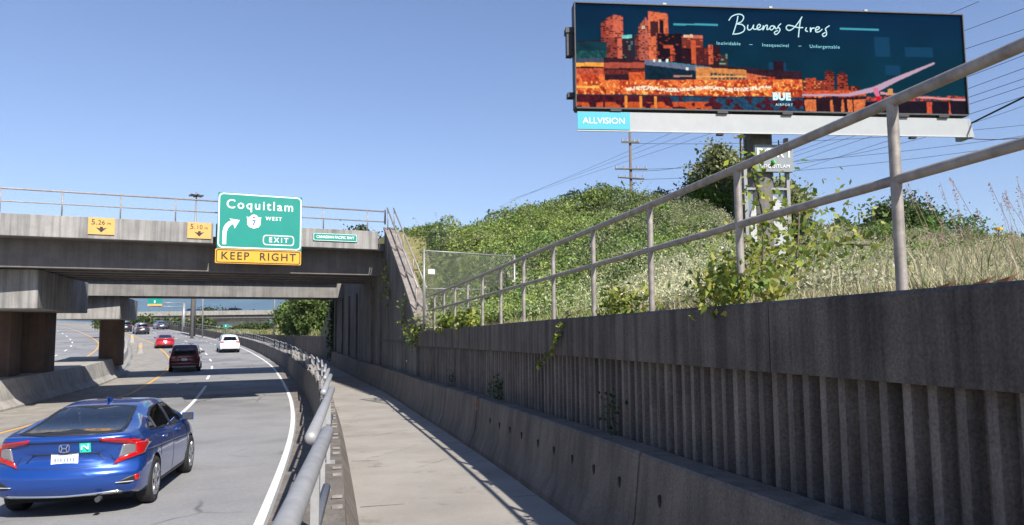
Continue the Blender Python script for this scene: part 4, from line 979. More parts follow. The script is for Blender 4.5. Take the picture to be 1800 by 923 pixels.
# grass blades: upright, bent, as thin triangles
def grass(name, X_, Y_, Z_, h, cols, label, kind='stuff', parent=None, wd=.0032, seed=5, cat='grass'):
    r_ = np.random.default_rng(seed); n = len(X_); a = r_.uniform(0, 6.28, n); ln = r_.uniform(.1, .55, n) * h; bd_ = r_.uniform(0, 6.28, n)
    p0 = np.stack([X_, Y_, Z_], -1); w_ = wd * (1 + .10 * np.hypot(X_, Y_)); du = np.stack([np.cos(a) * w_, np.sin(a) * w_, 0 * a], -1)
    lean = np.stack([np.cos(bd_) * ln, np.sin(bd_) * ln, 0 * a], -1); mid = p0 + lean * .35 + np.stack([0 * a, 0 * a, h * .6], -1); tip = p0 + lean + np.stack([0 * a, 0 * a, h], -1)
    v = np.stack([p0 - du, p0 + du, mid + du * .8, mid - du * .8, tip], 1); org = p0.mean(0)
    me = bpy.data.meshes.new(name); me.vertices.add(n * 5); me.vertices.foreach_set('co', (v - org).ravel())
    b0 = np.arange(n)[:, None] * 5; quad = b0 + np.array([0, 1, 2, 3]); tri = b0 + np.array([3, 2, 4]); li = np.concatenate([quad, tri], 1).ravel()
    me.loops.add(n * 7); me.loops.foreach_set('vertex_index', li.astype(np.int32)); me.polygons.add(n * 2)
    ls = np.stack([np.arange(n) * 7, np.arange(n) * 7 + 4], 1).ravel(); me.polygons.foreach_set('loop_start', ls.astype(np.int32)); me.update(calc_edges=True)
    ca = me.color_attributes.new('Col', 'FLOAT_COLOR', 'CORNER'); c = np.ones((n, 7, 4), np.float32); c[:, :, :3] = cols[:, None]; ca.data.foreach_set('color', c.ravel())
    me.materials.append(M['drygrass']); o = bpy.data.objects.new(name, me); COL.objects.link(o); o.location = tuple(org); tag(o, label, cat, kind=kind); return o
STRAW = [(.50, .45, .30), (.42, .40, .24), (.32, .33, .17), (.22, .26, .10), (.44, .34, .24)]
X_, Y_, r_ = scatter(420000, 12, 880, 1960, 2.6, 40, .8)
s2, o2 = nearest(X_, Y_); n2 = (X_ - BA[0]) * BN[0] + (Y_ - BA[1]) * BN[1]
dens = vnoise(X_ * 1.5, Y_ * 1.5, 44); ok = (o2 > 2.86) & (n2 < 0) & ((o2 < 4.6) | (dens > .05) & (X_ / Y_ > .28)) & (dens > -.75)
X_, Y_, s2, o2 = X_[ok], Y_[ok], s2[ok], o2[ok]; n = len(X_)
Z_ = hill(X_, Y_, s2, o2) + np.where(o2 > 4.6, clumph(X_, Y_, o2, 0 * o2 - 9) * .55, 0) - .03
hgt = r_.uniform(.05, .19, n) * (1 + 1.0 * smooth((o2 - 3.4) / 3)) * (.7 + .5 * (vnoise(X_ * 3, Y_ * 3, 9) + .5))
hgt = np.maximum(hgt, .05); tall = r_.random(n) < .012; hgt[tall] *= 2.1
gc = pal(r_, n, STRAW, (4, 4, 2.5, 1, 2)); leftmask = smooth((.30 - X_ / Y_) / .25); gg = pal(r_, n, [(.16, .22, .05), (.22, .26, .07)], (1, 1)); mm = r_.random(n) < leftmask * .6; gc[mm] = gg[mm]
grass('dry_grass', X_, Y_, Z_, hgt, gc, 'dry straw coloured grass along the top of the retaining wall')
# leafy vines near the wall top: clusters along stems
def vine(name, path, nleaf, size, spread, cs, label, cat='vine', seed=1, stem=True, ws=None):
    r_ = np.random.default_rng(seed); path = [np.array(p, float) for p in path]; e = empty(name, tuple(path[0])); tag(e, label, cat)
    pp = np.array(catm3(path, 8))
    if stem: mb = MB(); mb.tube(pp, .008, 5); mb.build('stem', M['bark'], e)
    i = r_.random(nleaf) * (len(pp) - 1); k = i.astype(int); f = (i - k)[:, None]; pts = pp[k] * (1 - f) + pp[np.minimum(k + 1, len(pp) - 1)] * f + r_.standard_normal((nleaf, 3)) * spread
    leaves('foliage', pts, r_.uniform(.7, 1.3, nleaf) * size * .78, pal(r_, nleaf, cs, ws or [1] * len(cs)), parent=e, seed=seed); return e
def catm3(pts, n=5):
    out = []; p = [pts[0]] + list(pts) + [pts[-1]]
    for i in range(1, len(p) - 2):
        for t in np.linspace(0, 1, n, endpoint=False):
            a, b_, c, d = p[i - 1:i + 3]; out.append(.5 * ((2 * b_) + (-a + c) * t + (2 * a - 5 * b_ + 4 * c - d) * t * t + (-a + 3 * b_ - 3 * c + d) * t ** 3))
    out.append(pts[-1]); return out
YG = [(.24, .28, .04), (.14, .20, .03), (.34, .32, .07), (.10, .15, .03)]
sw = 8.1
vine('hanging_vine', [P(sw + .1, 2.75, wt(sw) + .1), P(sw, 2.40, wt(sw) + .03), P(sw - .02, 2.28, wt(sw) - .12), P(sw + .12, 2.27, wt(sw) - .30), P(sw + .55, 2.26, wt(sw) - .48), P(sw + .9, 2.26, wt(sw) - .6)], 85, .065, .028, YG, 'leafy vine trailing down the face of the ribbed wall', seed=4)
lab_ = ['pale green creeper spilling over the wall cap at the foot of the wing wall', 'creeper tuft on the wall cap behind the distant railing', 'creeper clump on the wall cap left of the hanging vine', 'creeper clump over the cap beneath the tall railing post near the billboard column', 'thin tuft over the cap just right of the hanging vine']
for k, (sv, L, w_, nl, dz_) in enumerate(((21.6, .9, .22, 900, -.25), (17.3, .9, .13, 420, .0), (15, 1.0, .12, 420, .0), (4.75, .75, .10, 560, .04), (6.8, .9, .09, 330, .02))):
    vine('creeper', [P(sv - L / 2, 2.6, wt(min(sv, 21)) + .12), P(sv, 2.42, wt(min(sv, 21)) + .08 + dz_), P(sv + L / 2, 2.7, wt(min(sv, 21)) + .14)], nl, .06 if sv < 10 else .10, w_, YG, lab_[k], 'creeper', seed=20 + k, stem=False)
pz = [np.array([*P(5.6, 3.3, 0)[:2], .25]), np.array([*P(5.6, 3.35, 0)[:2], .9]), np.array([*P(5.7, 3.3, 0)[:2], 1.45])]
vine('climbing_vine', pz, 190, .062, .12, [(.30, .33, .04), (.20, .27, .03), (.13, .2, .03)], 'bright yellow green shoots rising before the billboard column', seed=9)
vine('climbing_vine', [P(5.0, 3.2, .2), P(5.05, 3.3, .65), P(5.3, 3.5, .95)], 260, .055, .16, YG, 'leafy bush shoots right of the tall post below the billboard column', seed=10)
vine('climbing_vine', [P(5.6, 3.2, .2), P(6.2, 3.6, .5), P(6.6, 4.2, .8), P(6, 4.8, .75)], 1100, .058, .24, YG, 'sprawling vine leaves under the billboard column behind the railing', seed=12)
wv = [P(sA - .8, 2.3, 2.6), P(sA - 1.5, 2.28, 1.6), P(sA - 2.2, 2.28, 1.0)]
vine('wall_creeper', wv, 90, .14, .14, YG, 'sparse creeper on the dark wing wall under its coping', 'creeper', seed=14)
vine('wall_creeper', [P(23.6, 2.3, .9), P(23.9, 2.28, .5), P(23.4, 2.27, .1)], 70, .12, .13, YG, 'small creeper halfway down the wing wall', 'creeper', seed=15)
# ivy on the end of the abutment, weeds on the barrier
vine('ivy', [P(sB - .1, 2.35, -2.0), P(sB + .1, 2.3, -.4), P(sB + .1, 2.35, 1.0), P(sB, 2.5, 1.6)], 1700, .15, .20, [(.035, .06, .015), (.05, .09, .02), (.03, .045, .012)], 'dark ivy column on the far end of the abutment wall', 'ivy', seed=16, stem=False)
for k, (sv, nl, sz_) in enumerate(((11.3, 100, .055), (6.5, 60, .045), (15.6, 40, .05))):
    vine('weed', [P(sv, 2.30, zw(sv) + .83), P(sv + .1, 2.31, zw(sv) + 1.0), P(sv + .05, 2.30, zw(sv) + 1.12)], nl, sz_, .07, [(.03, .07, .02), (.05, .09, .03)], ['weed tuft growing behind the precast barrier near its wide joint', 'weed tuft behind the nearer precast barrier with slots', 'small weed behind the farther barriers by the wall'][k], 'weed', seed=30 + k)
# grass seed stalks against the sky at the right
st = empty('grass_stalks', P(3, 5, .3)); r_ = np.random.default_rng(77)
tag(st, 'tall dry seed stalks leaning against the sky at the right edge', 'grass stalks')
for k in range(30):
    x = r_.uniform(1640, 1860); Yd = r_.uniform(5.5, 9); p0 = ray(x, 470, Yd); p0[2] = .3; tp = ray(x - r_.uniform(10, 70), r_.uniform(310, 430), Yd)
    mb = MB(); mb.tube([p0, p0 * .45 + tp * .55 + np.array([.04, 0, .05]), tp], [.003, .0026, .0018], 4); sk = mb.build('stalk', plain('dry stalk', (.40, .28, .22), .9) if k == 0 else sk.data.materials[0], st)
    tips = [tp + (p0 - tp) * t * .20 + r_.standard_normal(3) * .007 for t in r_.random(26)]
    leaves('seed_head', tips, .013, pal(r_, len(tips), [(.38, .24, .22), (.45, .32, .26)], (1, 1)), parent=sk, seed=2 + k)
yf = empty('yellow_flower', ray(1755, 470, 9)); p0 = ray(1755, 403, 9)
mb = MB(); mb.tube([ray(1758, 470, 9), p0], .006, 4); mb.build('stem', M['bark'], yf)
mb = MB(); mb.tube([p0 - (0, 0, .01), p0 + (0, 0, .02)], [.045, .05], 9); mb.build('petals', plain('yellow petals', (.75, .42, .02), .6), yf); tag(yf, 'single yellow flower on a stalk above the dry grass at right', 'flower')
# dead leaves on the wall cap
for k, (sv, ov, lab) in enumerate(((2.62, 2.6, 'brown dead leaf curled on the wall cap at the far right'), (2.75, 2.62, 'orange brown dead leaf on the wall cap, second from right'), (3.0, 2.66, 'small dead leaf beside the nearest railing post foot'))):
    mb = MB(); c = P(sv, ov, wt(sv) + .02); mb.add([c + (-.05, 0, 0), c + (0, -.03, .02), c + (.06, 0, .035), c + (0, .03, .0), c + (0, 0, -.012)], [(0, 1, 2), (0, 2, 3), (0, 4, 1), (1, 4, 2), (2, 4, 3), (3, 4, 0)])
    tag(mb.build('dead_leaf', M['rust']), lab, 'leaf')

def tree(name, base, h, w_, label, cat='tree', cs=None, nclump=60, nleaf=90, lsize=.16, seed=1, trunk=True, droop=0, lo=.25, cone=0):
    r_ = np.random.default_rng(seed); base = np.array(base, float); e = empty(name, tuple(base)); tag(e, label, cat)
    mb = MB(); th_ = h * (lo + .35)
    if trunk:
        mb.tube([base + (0, 0, -.3), base + (.03 * h, 0, th_ * .5), base + (0, .02 * h, th_)], [h * .028, h * .02, h * .010], 8)
        for k in range(7):
            a = r_.uniform(0, 6.28); z = r_.uniform(lo * .8, lo + .35) * h; mb.tube([base + (0, 0, z), base + (math.cos(a) * w_ * .22, math.sin(a) * w_ * .22, z + .12 * h), base + (math.cos(a) * w_ * .38, math.sin(a) * w_ * .38, z + .2 * h)], [h * .010, h * .006, h * .003], 5)
        mb.build('trunk', M['bark'], e)
    cl = []
    while len(cl) < nclump:
        d = r_.standard_normal(3); d /= np.linalg.norm(d); rr = r_.random() ** .45; zf = (d[2] * rr + 1) / 2
        k_ = 1 - cone * zf
        p = base + np.array([d[0] * rr * w_ / 2 * k_, d[1] * rr * w_ / 2 * k_, h * (lo + (1 - lo) * zf)]); cl.append(p)
    cl = np.array(cl); cs_ = w_ / 2 * .20 * r_.uniform(.6, 1.4, len(cl)); 
    pts = np.concatenate([c + r_.standard_normal((nleaf, 3)) * s_ * (1, 1, .75) for c, s_ in zip(cl, cs_)])
    tone = np.repeat(r_.uniform(.65, 1.35, len(cl)), nleaf)[:, None]
    col = pal(r_, len(pts), cs or [(.06, .10, .02), (.09, .14, .03), (.04, .07, .016), (.14, .18, .05)], (1,) * len(cs or [0] * 4)) * tone
    leaves('crown', pts, lsize * r_.uniform(.6, 1.4, len(pts)), col, parent=e, seed=seed); return e
def onhill(px, Yd, lift=0):
    q_ = ray(px, 400, Yd); s3, o3 = nearest(q_[0], q_[1]); return np.array([q_[0], q_[1], float(hill(q_[0], q_[1], s3, o3)[0]) + lift])
OL = [(.17, .20, .08), (.24, .26, .11), (.11, .14, .05), (.30, .30, .16)]
tree('tree', onhill(1268, 41), 5.0, 3.6, 'grey green bushy tree left of the billboard column', cs=OL, nclump=90, nleaf=110, lsize=.16, seed=41, lo=.05, cone=.35)
tree('shrub', onhill(1385, 43), 3.6, 3.2, 'olive shrub behind the right side of the billboard column', 'shrub', OL, 50, 90, .16, seed=42, lo=.05)
tree('shrub', onhill(1590, 46), 3.7, 4.2, 'dark round shrub on the hilltop right of the tall railing post', 'shrub', [(.08, .12, .035), (.12, .17, .05), (.05, .08, .025)], 90, 100, .16, seed=43, lo=.05)
tree('shrub', onhill(1655, 44), 2.3, 4.5, 'bright green low shrub beside the dark round shrub on the hilltop', 'shrub', [(.10, .19, .03), (.07, .13, .02)], 45, 90, .13, seed=44, lo=.0)
tree('shrub', onhill(1250, 37), 2.0, 3.0, 'fresh green shrub below the bushy tree left of the billboard column', 'shrub', [(.14, .22, .03), (.09, .15, .02)], 40, 90, .12, seed=45, lo=.0)
for k, (px_x, yd, h, w_, lab) in enumerate(((612, 90, 11.2, 7, 'tree crown showing above the parapet, left of the rail end'), (645, 84, 10.6, 6, 'tree crown above the parapet, nearest to the rail end'), (632, 100, 12.0, 4, 'thin tree crown above the parapet between two others'))):
    q_ = ray(px_x, 500, yd); tree('tree', (q_[0], q_[1], 0), (574 - [397, 388, 392][k]) / 1270 * yd, w_, lab, cs=[(.04, .06, .02), (.07, .09, .03)], nclump=50, nleaf=60, lsize=.26, seed=50 + k, lo=.4)
for k, (px_x, yd, yt, w_, lab) in enumerate(((512, 74, 532, 2.6, 'green tree seen under the overpass, left of its neighbour'), (530, 70, 512, 3.0, 'tall green tree seen under the overpass beside the ivy'), (549, 66, 500, 3.2, 'green tree behind the ivy covered abutment end'))):
    q_ = onhill(px_x, yd); tree('tree', q_, (574 - yt) / 1270 * yd - q_[2], w_, lab, cs=[(.12, .18, .04), (.18, .24, .07), (.07, .11, .03)], nclump=70, nleaf=90, lsize=.22, seed=60 + k, lo=.02)
for k, (px_x, yd, hh, w_) in enumerate(((246, 150, 2.8, 4), (262, 150, 3.3, 3.5), (283, 148, 2.5, 4.5), (305, 146, 2.6, 4), (322, 145, 2.2, 4), (345, 140, 2.3, 4), (366, 138, 2.3, 3.5), (430, 135, .9, 4), (448, 130, 1.3, 3.5), (470, 125, 1.2, 3.5), (395, 140, .8, 4))):
    q_ = onhill(px_x, yd); lab = ['bushy shrub on the far bank, leftmost of the row', 'tallest shrub of the far bank row', 'broad shrub left of the far sign gantry', 'shrub just left of the far sign gantry post', 'shrub behind the far gantry post', 'shrub near the foot of the wooden pole', 'shrub right of the wooden pole', 'low bush before the white abutment', 'low bush right of the small green sign', 'low bush left of the trees under the overpass', 'small bush under the far overpass'][k]
    tree('shrub', q_, hh, w_, lab, 'shrub', [(.07, .10, .03), (.12, .15, .05), (.05, .07, .02)], 30, 50, .35, seed=70 + k, trunk=False, lo=.0)
for k, (px_x, yd, yt, w_) in enumerate(((372, 260, 543, 10), (358, 262, 546, 8), (385, 262, 547, 8), (405, 265, 547, 7), (428, 262, 549, 7), (445, 262, 549, 6))):
    q_ = ray(px_x, 560, yd); tree('tree', (q_[0], q_[1], 1.0), (576 - yt) / 1270 * yd - 1, w_, 'small dark tree on the skyline above the far road overpass', cs=[(.04, .055, .02), (.06, .075, .03)], nclump=26, nleaf=40, lsize=.5, seed=90 + k, lo=.3)['group'] = 'skyline trees above the far overpass'
q_ = P(66, -12.6, zr(66)); tree('shrub', (*ray(184, 578, 96)[:2], .05), 1.3, 2.6, 'green shrub on the far side of the opposite carriageway seen between the columns', 'shrub', [(.10, .14, .04), (.07, .10, .03)], 30, 60, .14, seed=110, trunk=False, lo=0)

# ================================================================== FAR HIGHWAY FURNITURE
fo = empty('road_overpass', ray(400, 560, 172)); tag(fo, 'distant pale road overpass with white abutment wall', 'overpass')
pA, pB = ray(205, 560, 178), ray(600, 560, 166)
fu = (pB - pA)[:2]; fL = float(np.hypot(*fu)); fu /= fL; fv = np.array([-fu[1], fu[0]])
def fq3(a, n, z): q_ = pA[:2] + fu * a + fv * n; return np.array([q_[0], q_[1], z])
def fbx(name, a0, a1, n0, n1, z0, z1, mat):
    mb = MB(); mb.hexa([fq3(a0, n0, z0), fq3(a1, n0, z0), fq3(a1, n1, z0), fq3(a0, n1, z0), fq3(a0, n0, z1), fq3(a1, n0, z1), fq3(a1, n1, z1), fq3(a0, n1, z1)]); return mb.build(name, mat, fo)
def au(px): r1 = ray(px, 560, 1.)[:2]; A_ = np.array([[fu[0], -r1[0]], [fu[1], -r1[1]]]); return float(np.linalg.solve(A_, -pA[:2])[0])
fbx('parapet', 0, au(600), 0, .35, 3.0, 4.05, M['pale']); fbx('deck', 0, au(600), .36, 11, 2.2, 3.1, M['girder']); fbx('girder', au(362), au(600), .5, 1, 1.9, 2.19, M['abut'])
fbx('white_abutment', au(362), au(465), 1.6, 2.2, -1.5, 1.89, M['whitewall']); fbx('embankment_wall', 0, au(362), 1.2, 10.8, -2, 2.19, M['ground'])
mb = MB(); a0, a1 = 0, au(372)
mb.add([fq3(a0, 1.0, 2.6), fq3(a1, 1.0, 2.3), fq3(a1 + 3, -9, -1.6), fq3(a0, -9, -1.6)], [(0, 1, 2, 3)]); struct(mb.build('embankment', M['ground']))
for side in (1,):
    gp = ray(322, 583, 118); gt = ray(326, 533, 118)[2]; ga = ray(263, 533, 116)
    gn = empty('sign_gantry', (gp[0], gp[1], gp[2])); tag(gn, 'distant cantilever gantry with small green and amber sign over the lanes', 'sign gantry')
    mb = MB(); mb.tube([(gp[0], gp[1], gp[2] - .6), (gp[0], gp[1], gt)], [.28, .22], 10); mb.build('post', M['silverpole'], gn, smooth=True)
    for dz_ in (0, -.62):
        mb = MB(); mb.tube([(gp[0], gp[1], gt + dz_), (ga[0], ga[1], gt + .15 + dz_)], .07, 8); mb.build('arm', M['silverpole'], gn, smooth=True)
    sc_ = ray(274, 529, 116)
    mb = MB(); mb.box((sc_[0], sc_[1] - .3, sc_[2]), (2.1, .08, .95), .25); mb.build('green_panel', M['green'], gn)
    mb = MB(); mb.box((sc_[0], sc_[1] - .3, sc_[2] - .65), (2.1, .08, .30), .25); mb.build('amber_panel', M['paleorange'], gn)
    mb = MB(); mb.box((sc_[0], sc_[1] - .36, sc_[2] - .14), (.16, .04, .42), .25); mb.build('arrow', M['white'], gn)
wp = ray(338, 588, 105); wt_ = ray(337, 500, 105); e = empty('utility_pole', (wp[0], wp[1], wp[2] - .5)); tag(e, 'thick brown wooden pole rising behind the far gantry', 'utility pole')
mb = MB(); mb.tube([(wp[0], wp[1], wp[2] - .6), (wp[0] + .1, wp[1], wt_[2] + 3)], [.42, .30], 10); mb.build('pole', M['pole'], e, smooth=True)
for px_x, yb_, yt_, yd, lab in ((356, 586, 524, 100, 'thin far lamp post between the wooden pole and the overpass'), (482, 583, 528, 78, 'pale post left of the trees under the overpass')):
    a_, b3 = ray(px_x, yb_, yd), ray(px_x, yt_, yd); e = empty('lamp_post', (a_[0], a_[1], a_[2] - .4)); tag(e, lab, 'lamp post')
    mb = MB(); mb.tube([(a_[0], a_[1], a_[2] - .5), (b3[0], b3[1], b3[2] + 3)], [.11, .08], 8); mb.build('pole', M['silverpole'], e, smooth=True)
    mb = MB(); mb.tube([(b3[0], b3[1], b3[2] + 2.9), (b3[0] - 1.4, b3[1], b3[2] + 3.1)], .05, 6); mb.build('arm', M['silverpole'], e)
gs = ray(398, 587, 95); gt = ray(398, 573, 95); e = empty('road_sign', (gs[0], gs[1], gs[2] - .4)); tag(e, 'small distant green sign on a post before the white abutment', 'road sign')
mb = MB(); mb.tube([(gs[0], gs[1], gs[2] - .5), (gs[0], gs[1], gt[2] + .2)], .05, 6); mb.build('post', M['silverpole'], e)
mb = MB(); mb.box((gt[0], gt[1] - .1, gt[2]), (.68, .05, .42), .3); mb.build('panel', M['green'], e); mb = MB(); mb.box((gt[0] - .02, gt[1] - .15, gt[2]), (.08, .03, .26), .3); mb.build('panel_mark', M['white'], e)
gs = ray(219, 563, 150); e = empty('road_sign', (gs[0], gs[1], 0)); tag(e, 'small far green sign beside the column of the second overpass', 'road sign')
mb = MB(); mb.box((gs[0], gs[1], gs[2]), (1.9, .08, .6), .4); mb.build('panel', M['green'], e); mb = MB(); mb.tube([(gs[0], gs[1] + .1, -.5), (gs[0], gs[1] + .1, gs[2])], .06, 6); mb.build('post', M['silverpole'], e)
gs = ray(261, 592, 118); e = empty('delineator', (gs[0], gs[1], gs[2] - .1)); tag(e, 'small pale yellow marker post beside the far dark car', 'marker post')
mb = MB(); mb.box((gs[0], gs[1], gs[2] + .6), (.22, .06, 1.3)); mb.build('blade', M['paleorange'], e)
for k, (sv, ov) in enumerate(((98, -11.2), (76, -10.6))):
    c = P(sv, ov, zr(sv)); e = empty('marker_drum', tuple(c)); tag(e, ['pale traffic drum on the median shoulder, the farther one', 'pale traffic drum on the median shoulder, the nearer one'][k], 'traffic drum')
    mb = MB(); mb.tube([c, c + (0, 0, .1), c + (0, 0, .12), c + (0, 0, 1.0)], [.34, .34, .26, .2], 12); mb.build('drum', M['pale'], e)
    mb = MB(); mb.tube([c + (0, 0, .6), c + (0, 0, .75)], [.232, .228], 12); mb.build('band', M['paleorange'], e)
c = P(28.6, -11.0, zr(28.6)); mb = MB(); mb.add([c + (-.35, -.2, 0), c + (.3, -.25, 0), c + (.38, .2, 0), c + (-.25, .28, 0), c + (-.15, -.1, .26), c + (.15, -.08, .34), c + (.12, .1, .22), c + (-.1, .12, .3)], [(3, 2, 1, 0), (4, 5, 6, 7), (0, 1, 5, 4), (1, 2, 6, 5), (2, 3, 7, 6), (3, 0, 4, 7)])
tag(mb.build('rubble', M['coping']), 'broken pale lump of concrete at the foot of the median wall', 'rubble')
# grassy bank cover beyond the overpasses
X_, Y_, r_ = scatter(60000, 19, 215, 560, 55, 170, 1.0); s2, o2 = nearest(X_, Y_); ok = (o2 > 3.0); X_, Y_, s2, o2 = X_[ok], Y_[ok], s2[ok], o2[ok]; n = len(X_)
gcol = pal(r_, n, [(.28, .26, .12), (.20, .24, .08), (.36, .31, .17), (.14, .18, .06)], (1, 1, 1, 1))
grass('roadside_grass', X_, Y_, hill(X_, Y_, s2, o2) - .05, r_.uniform(.2, .7, n), gcol, 'grass on the bank beyond the overpasses', wd=.008, seed=8)
# mountains
mx = np.linspace(-9000, 6500, 90); me = bpy.data.meshes.new('mountains'); V = []; F_ = []
for j in range(14):
    y = 8000 + j * 450
    for i, x in enumerate(mx):
        prof = 560 * math.exp(-((x + 4400) / 2300) ** 2) + 420 * math.exp(-((x + 1700) / 1300) ** 2) + 300 * math.exp(-((x - 1500) / 2500) ** 2) + 120
        r1 = 60 * math.sin(x * .0031 + j) + 38 * math.sin(x * .0083 + 2 * j) + 20 * math.sin(x * .021 + j * 3)
        V.append((x, y, (prof + r1) * math.sin(math.pi * min(1, j / 9.) * .5) * (1 if j < 10 else 1 - (j - 9) * .25) - 20))
for j in range(13):
    for i in range(89): a = j * 90 + i; F_.append((a, a + 1, a + 91, a + 90))
me.from_pydata(V, [], F_); me.materials.append(M['mountain']); me.polygons.foreach_set('use_smooth', [True] * len(F_)); o = bpy.data.objects.new('mountains', me); COL.objects.link(o); struct(o)
# ================================================================== VEHICLES
def itp(y, tab, w=None):
    xs, ys = zip(*tab); return float(np.interp(y, xs, ys))
def sm(tab, y, d=.07):
    return (itp(y - d, tab) + 2 * itp(y, tab) + itp(y + d, tab)) / 4
def car_body(sp):
    """closed shell: sections along the length (local y, rear negative), returns verts, faces"""
    L = sp['L']; y0, y1 = -L / 2, L / 2; nS = sp.get('nS', 96)
    def section(y, k=1.0):
        zb = sm(sp['zbot'], y); w = sm(sp['hw'], y); zt = sm(sp['top'], y, .10); zl = min(sm(sp['belt'], y), zt - .015); wt_ = sm(sp['tw'], y, .1)
        hgt = zt - zl; cab = min(1, max(0, (hgt - .05) / .25))
        pts = [(0, zb), (w * .55, zb), (w * .86, zb + .01), (w * .965, zb + .07), (w * .985, zb + .20), (w * 1.0, zb + (zl - zb) * .48), (w * .985, zl - .16), (w * .955, zl - .05)]
        sh = w * .925; pts.append((sh, zl))
        e = wt_ * cab + (sh - .05) * (1 - cab) if cab < 1 else wt_
        pts += [(sh - (sh - e) * .30, zl + hgt * .36), (sh - (sh - e) * .66, zl + hgt * .70), (e, zl + hgt * .90), (e * .86, zl + hgt * .975), (e * .5, zl + hgt * .998), (0, zt)]
        p = np.array(pts)
        # catmull-rom, 3 samples a span
        out = []; q = np.vstack([p[0] * (-1, 1) if 0 else p[0], p, p[-1]])
        for i in range(1, len(q) - 2):
            for t in (0, 1 / 3, 2 / 3):
                a, b_, c, d = q[i - 1:i + 3]; out.append(.5 * ((2 * b_) + (-a + c) * t + (2 * a - 5 * b_ + 4 * c - d) * t * t + (-a + 3 * b_ - 3 * c + d) * t ** 3))
        out.append(p[-1]); return np.array(out)
    stations = []
    caps = [.0, .12, .24, .36, .48, .6, .7, .79, .86, .92, .96, .985]
    cr = sp.get('cr', (.62, .55)); rr = sp.get('rr', .10)
    for k in caps:
        s_ = section(y0 + rr); c = np.array([0, cr[0]]); stations.append((y0 + rr - rr * math.sqrt(max(0, 1 - k ** 3)), c + (s_ - c) * k))
    for y in np.linspace(y0 + rr, y1 - rr, nS): stations.append((y, section(y)))
    for k in caps[::-1]:
        s_ = section(y1 - rr); c = np.array([0, cr[1]]); stations.append((y1 - rr + rr * math.sqrt(max(0, 1 - k ** 3)), c + (s_ - c) * k))
    V = []; m_ = len(stations[0][1]); full = 2 * m_ - 2
    for y, s_ in stations:
        for i in range(m_): V.append((s_[i][0], y, s_[i][1]))
        for i in range(m_ - 2, 0, -1): V.append((-s_[i][0], y, s_[i][1]))
    V = np.array(V); F_ = []
    for j in range(len(stations) - 1):
        for i in range(full):
            i2 = (i + 1) % full; F_.append((j * full + i, (j + 1) * full + i, (j + 1) * full + i2, j * full + i2))
    # rear fascia relief and plan curvature
    rear = V[:, 1] < y0 + .45; wgt = np.clip((y0 + .45 - V[:, 1]) / .40, 0, 1)
    rz = np.interp(V[:, 2], *zip(*sp['rearf'])); V[:, 1] += wgt * rz
    V[:, 1] += wgt * sp.get('bow', .16) * (V[:, 0] / (sp['W'] / 2)) ** 2 * np.clip((V[:, 1] < 0), 0, 1)
    if 'recess' in sp:
        x2, za, zb_, dp = sp['recess']; m2 = (np.abs(V[:, 0]) < x2) & (V[:, 2] > za) & (V[:, 2] < zb_) & (V[:, 1] < y0 + .3); V[m2, 1] += dp * np.clip((x2 - np.abs(V[m2, 0])) / .10, 0, 1) * np.clip((V[m2, 2] - za) / .04, 0, 1) * np.clip((zb_ - V[m2, 2]) / .03, 0, 1)
    fr = np.clip((V[:, 1] - (y1 - .6)) / .6, 0, 1); V[:, 1] -= fr * .28 * (V[:, 0] / (sp['W'] / 2)) ** 2
    return V, F_
def inpoly(px_, pz_, poly):
    poly = np.array(poly); x, y = poly[:, 0], poly[:, 1]; ins = np.zeros(len(px_), bool); j = len(poly) - 1
    for i in range(len(poly)):
        c = ((y[i] > pz_) != (y[j] > pz_)) & (px_ < (x[j] - x[i]) * (pz_ - y[i]) / (y[j] - y[i] + 1e-12) + x[i]); ins ^= c; j = i
    return ins
def resample(pts, n):
    pts = np.array(pts, float); d = np.concatenate([[0], np.cumsum(np.linalg.norm(np.diff(pts, axis=0), axis=1))]); t = np.linspace(0, d[-1], n)
    return np.stack([np.interp(t, d, pts[:, k]) for k in range(pts.shape[1])], -1)
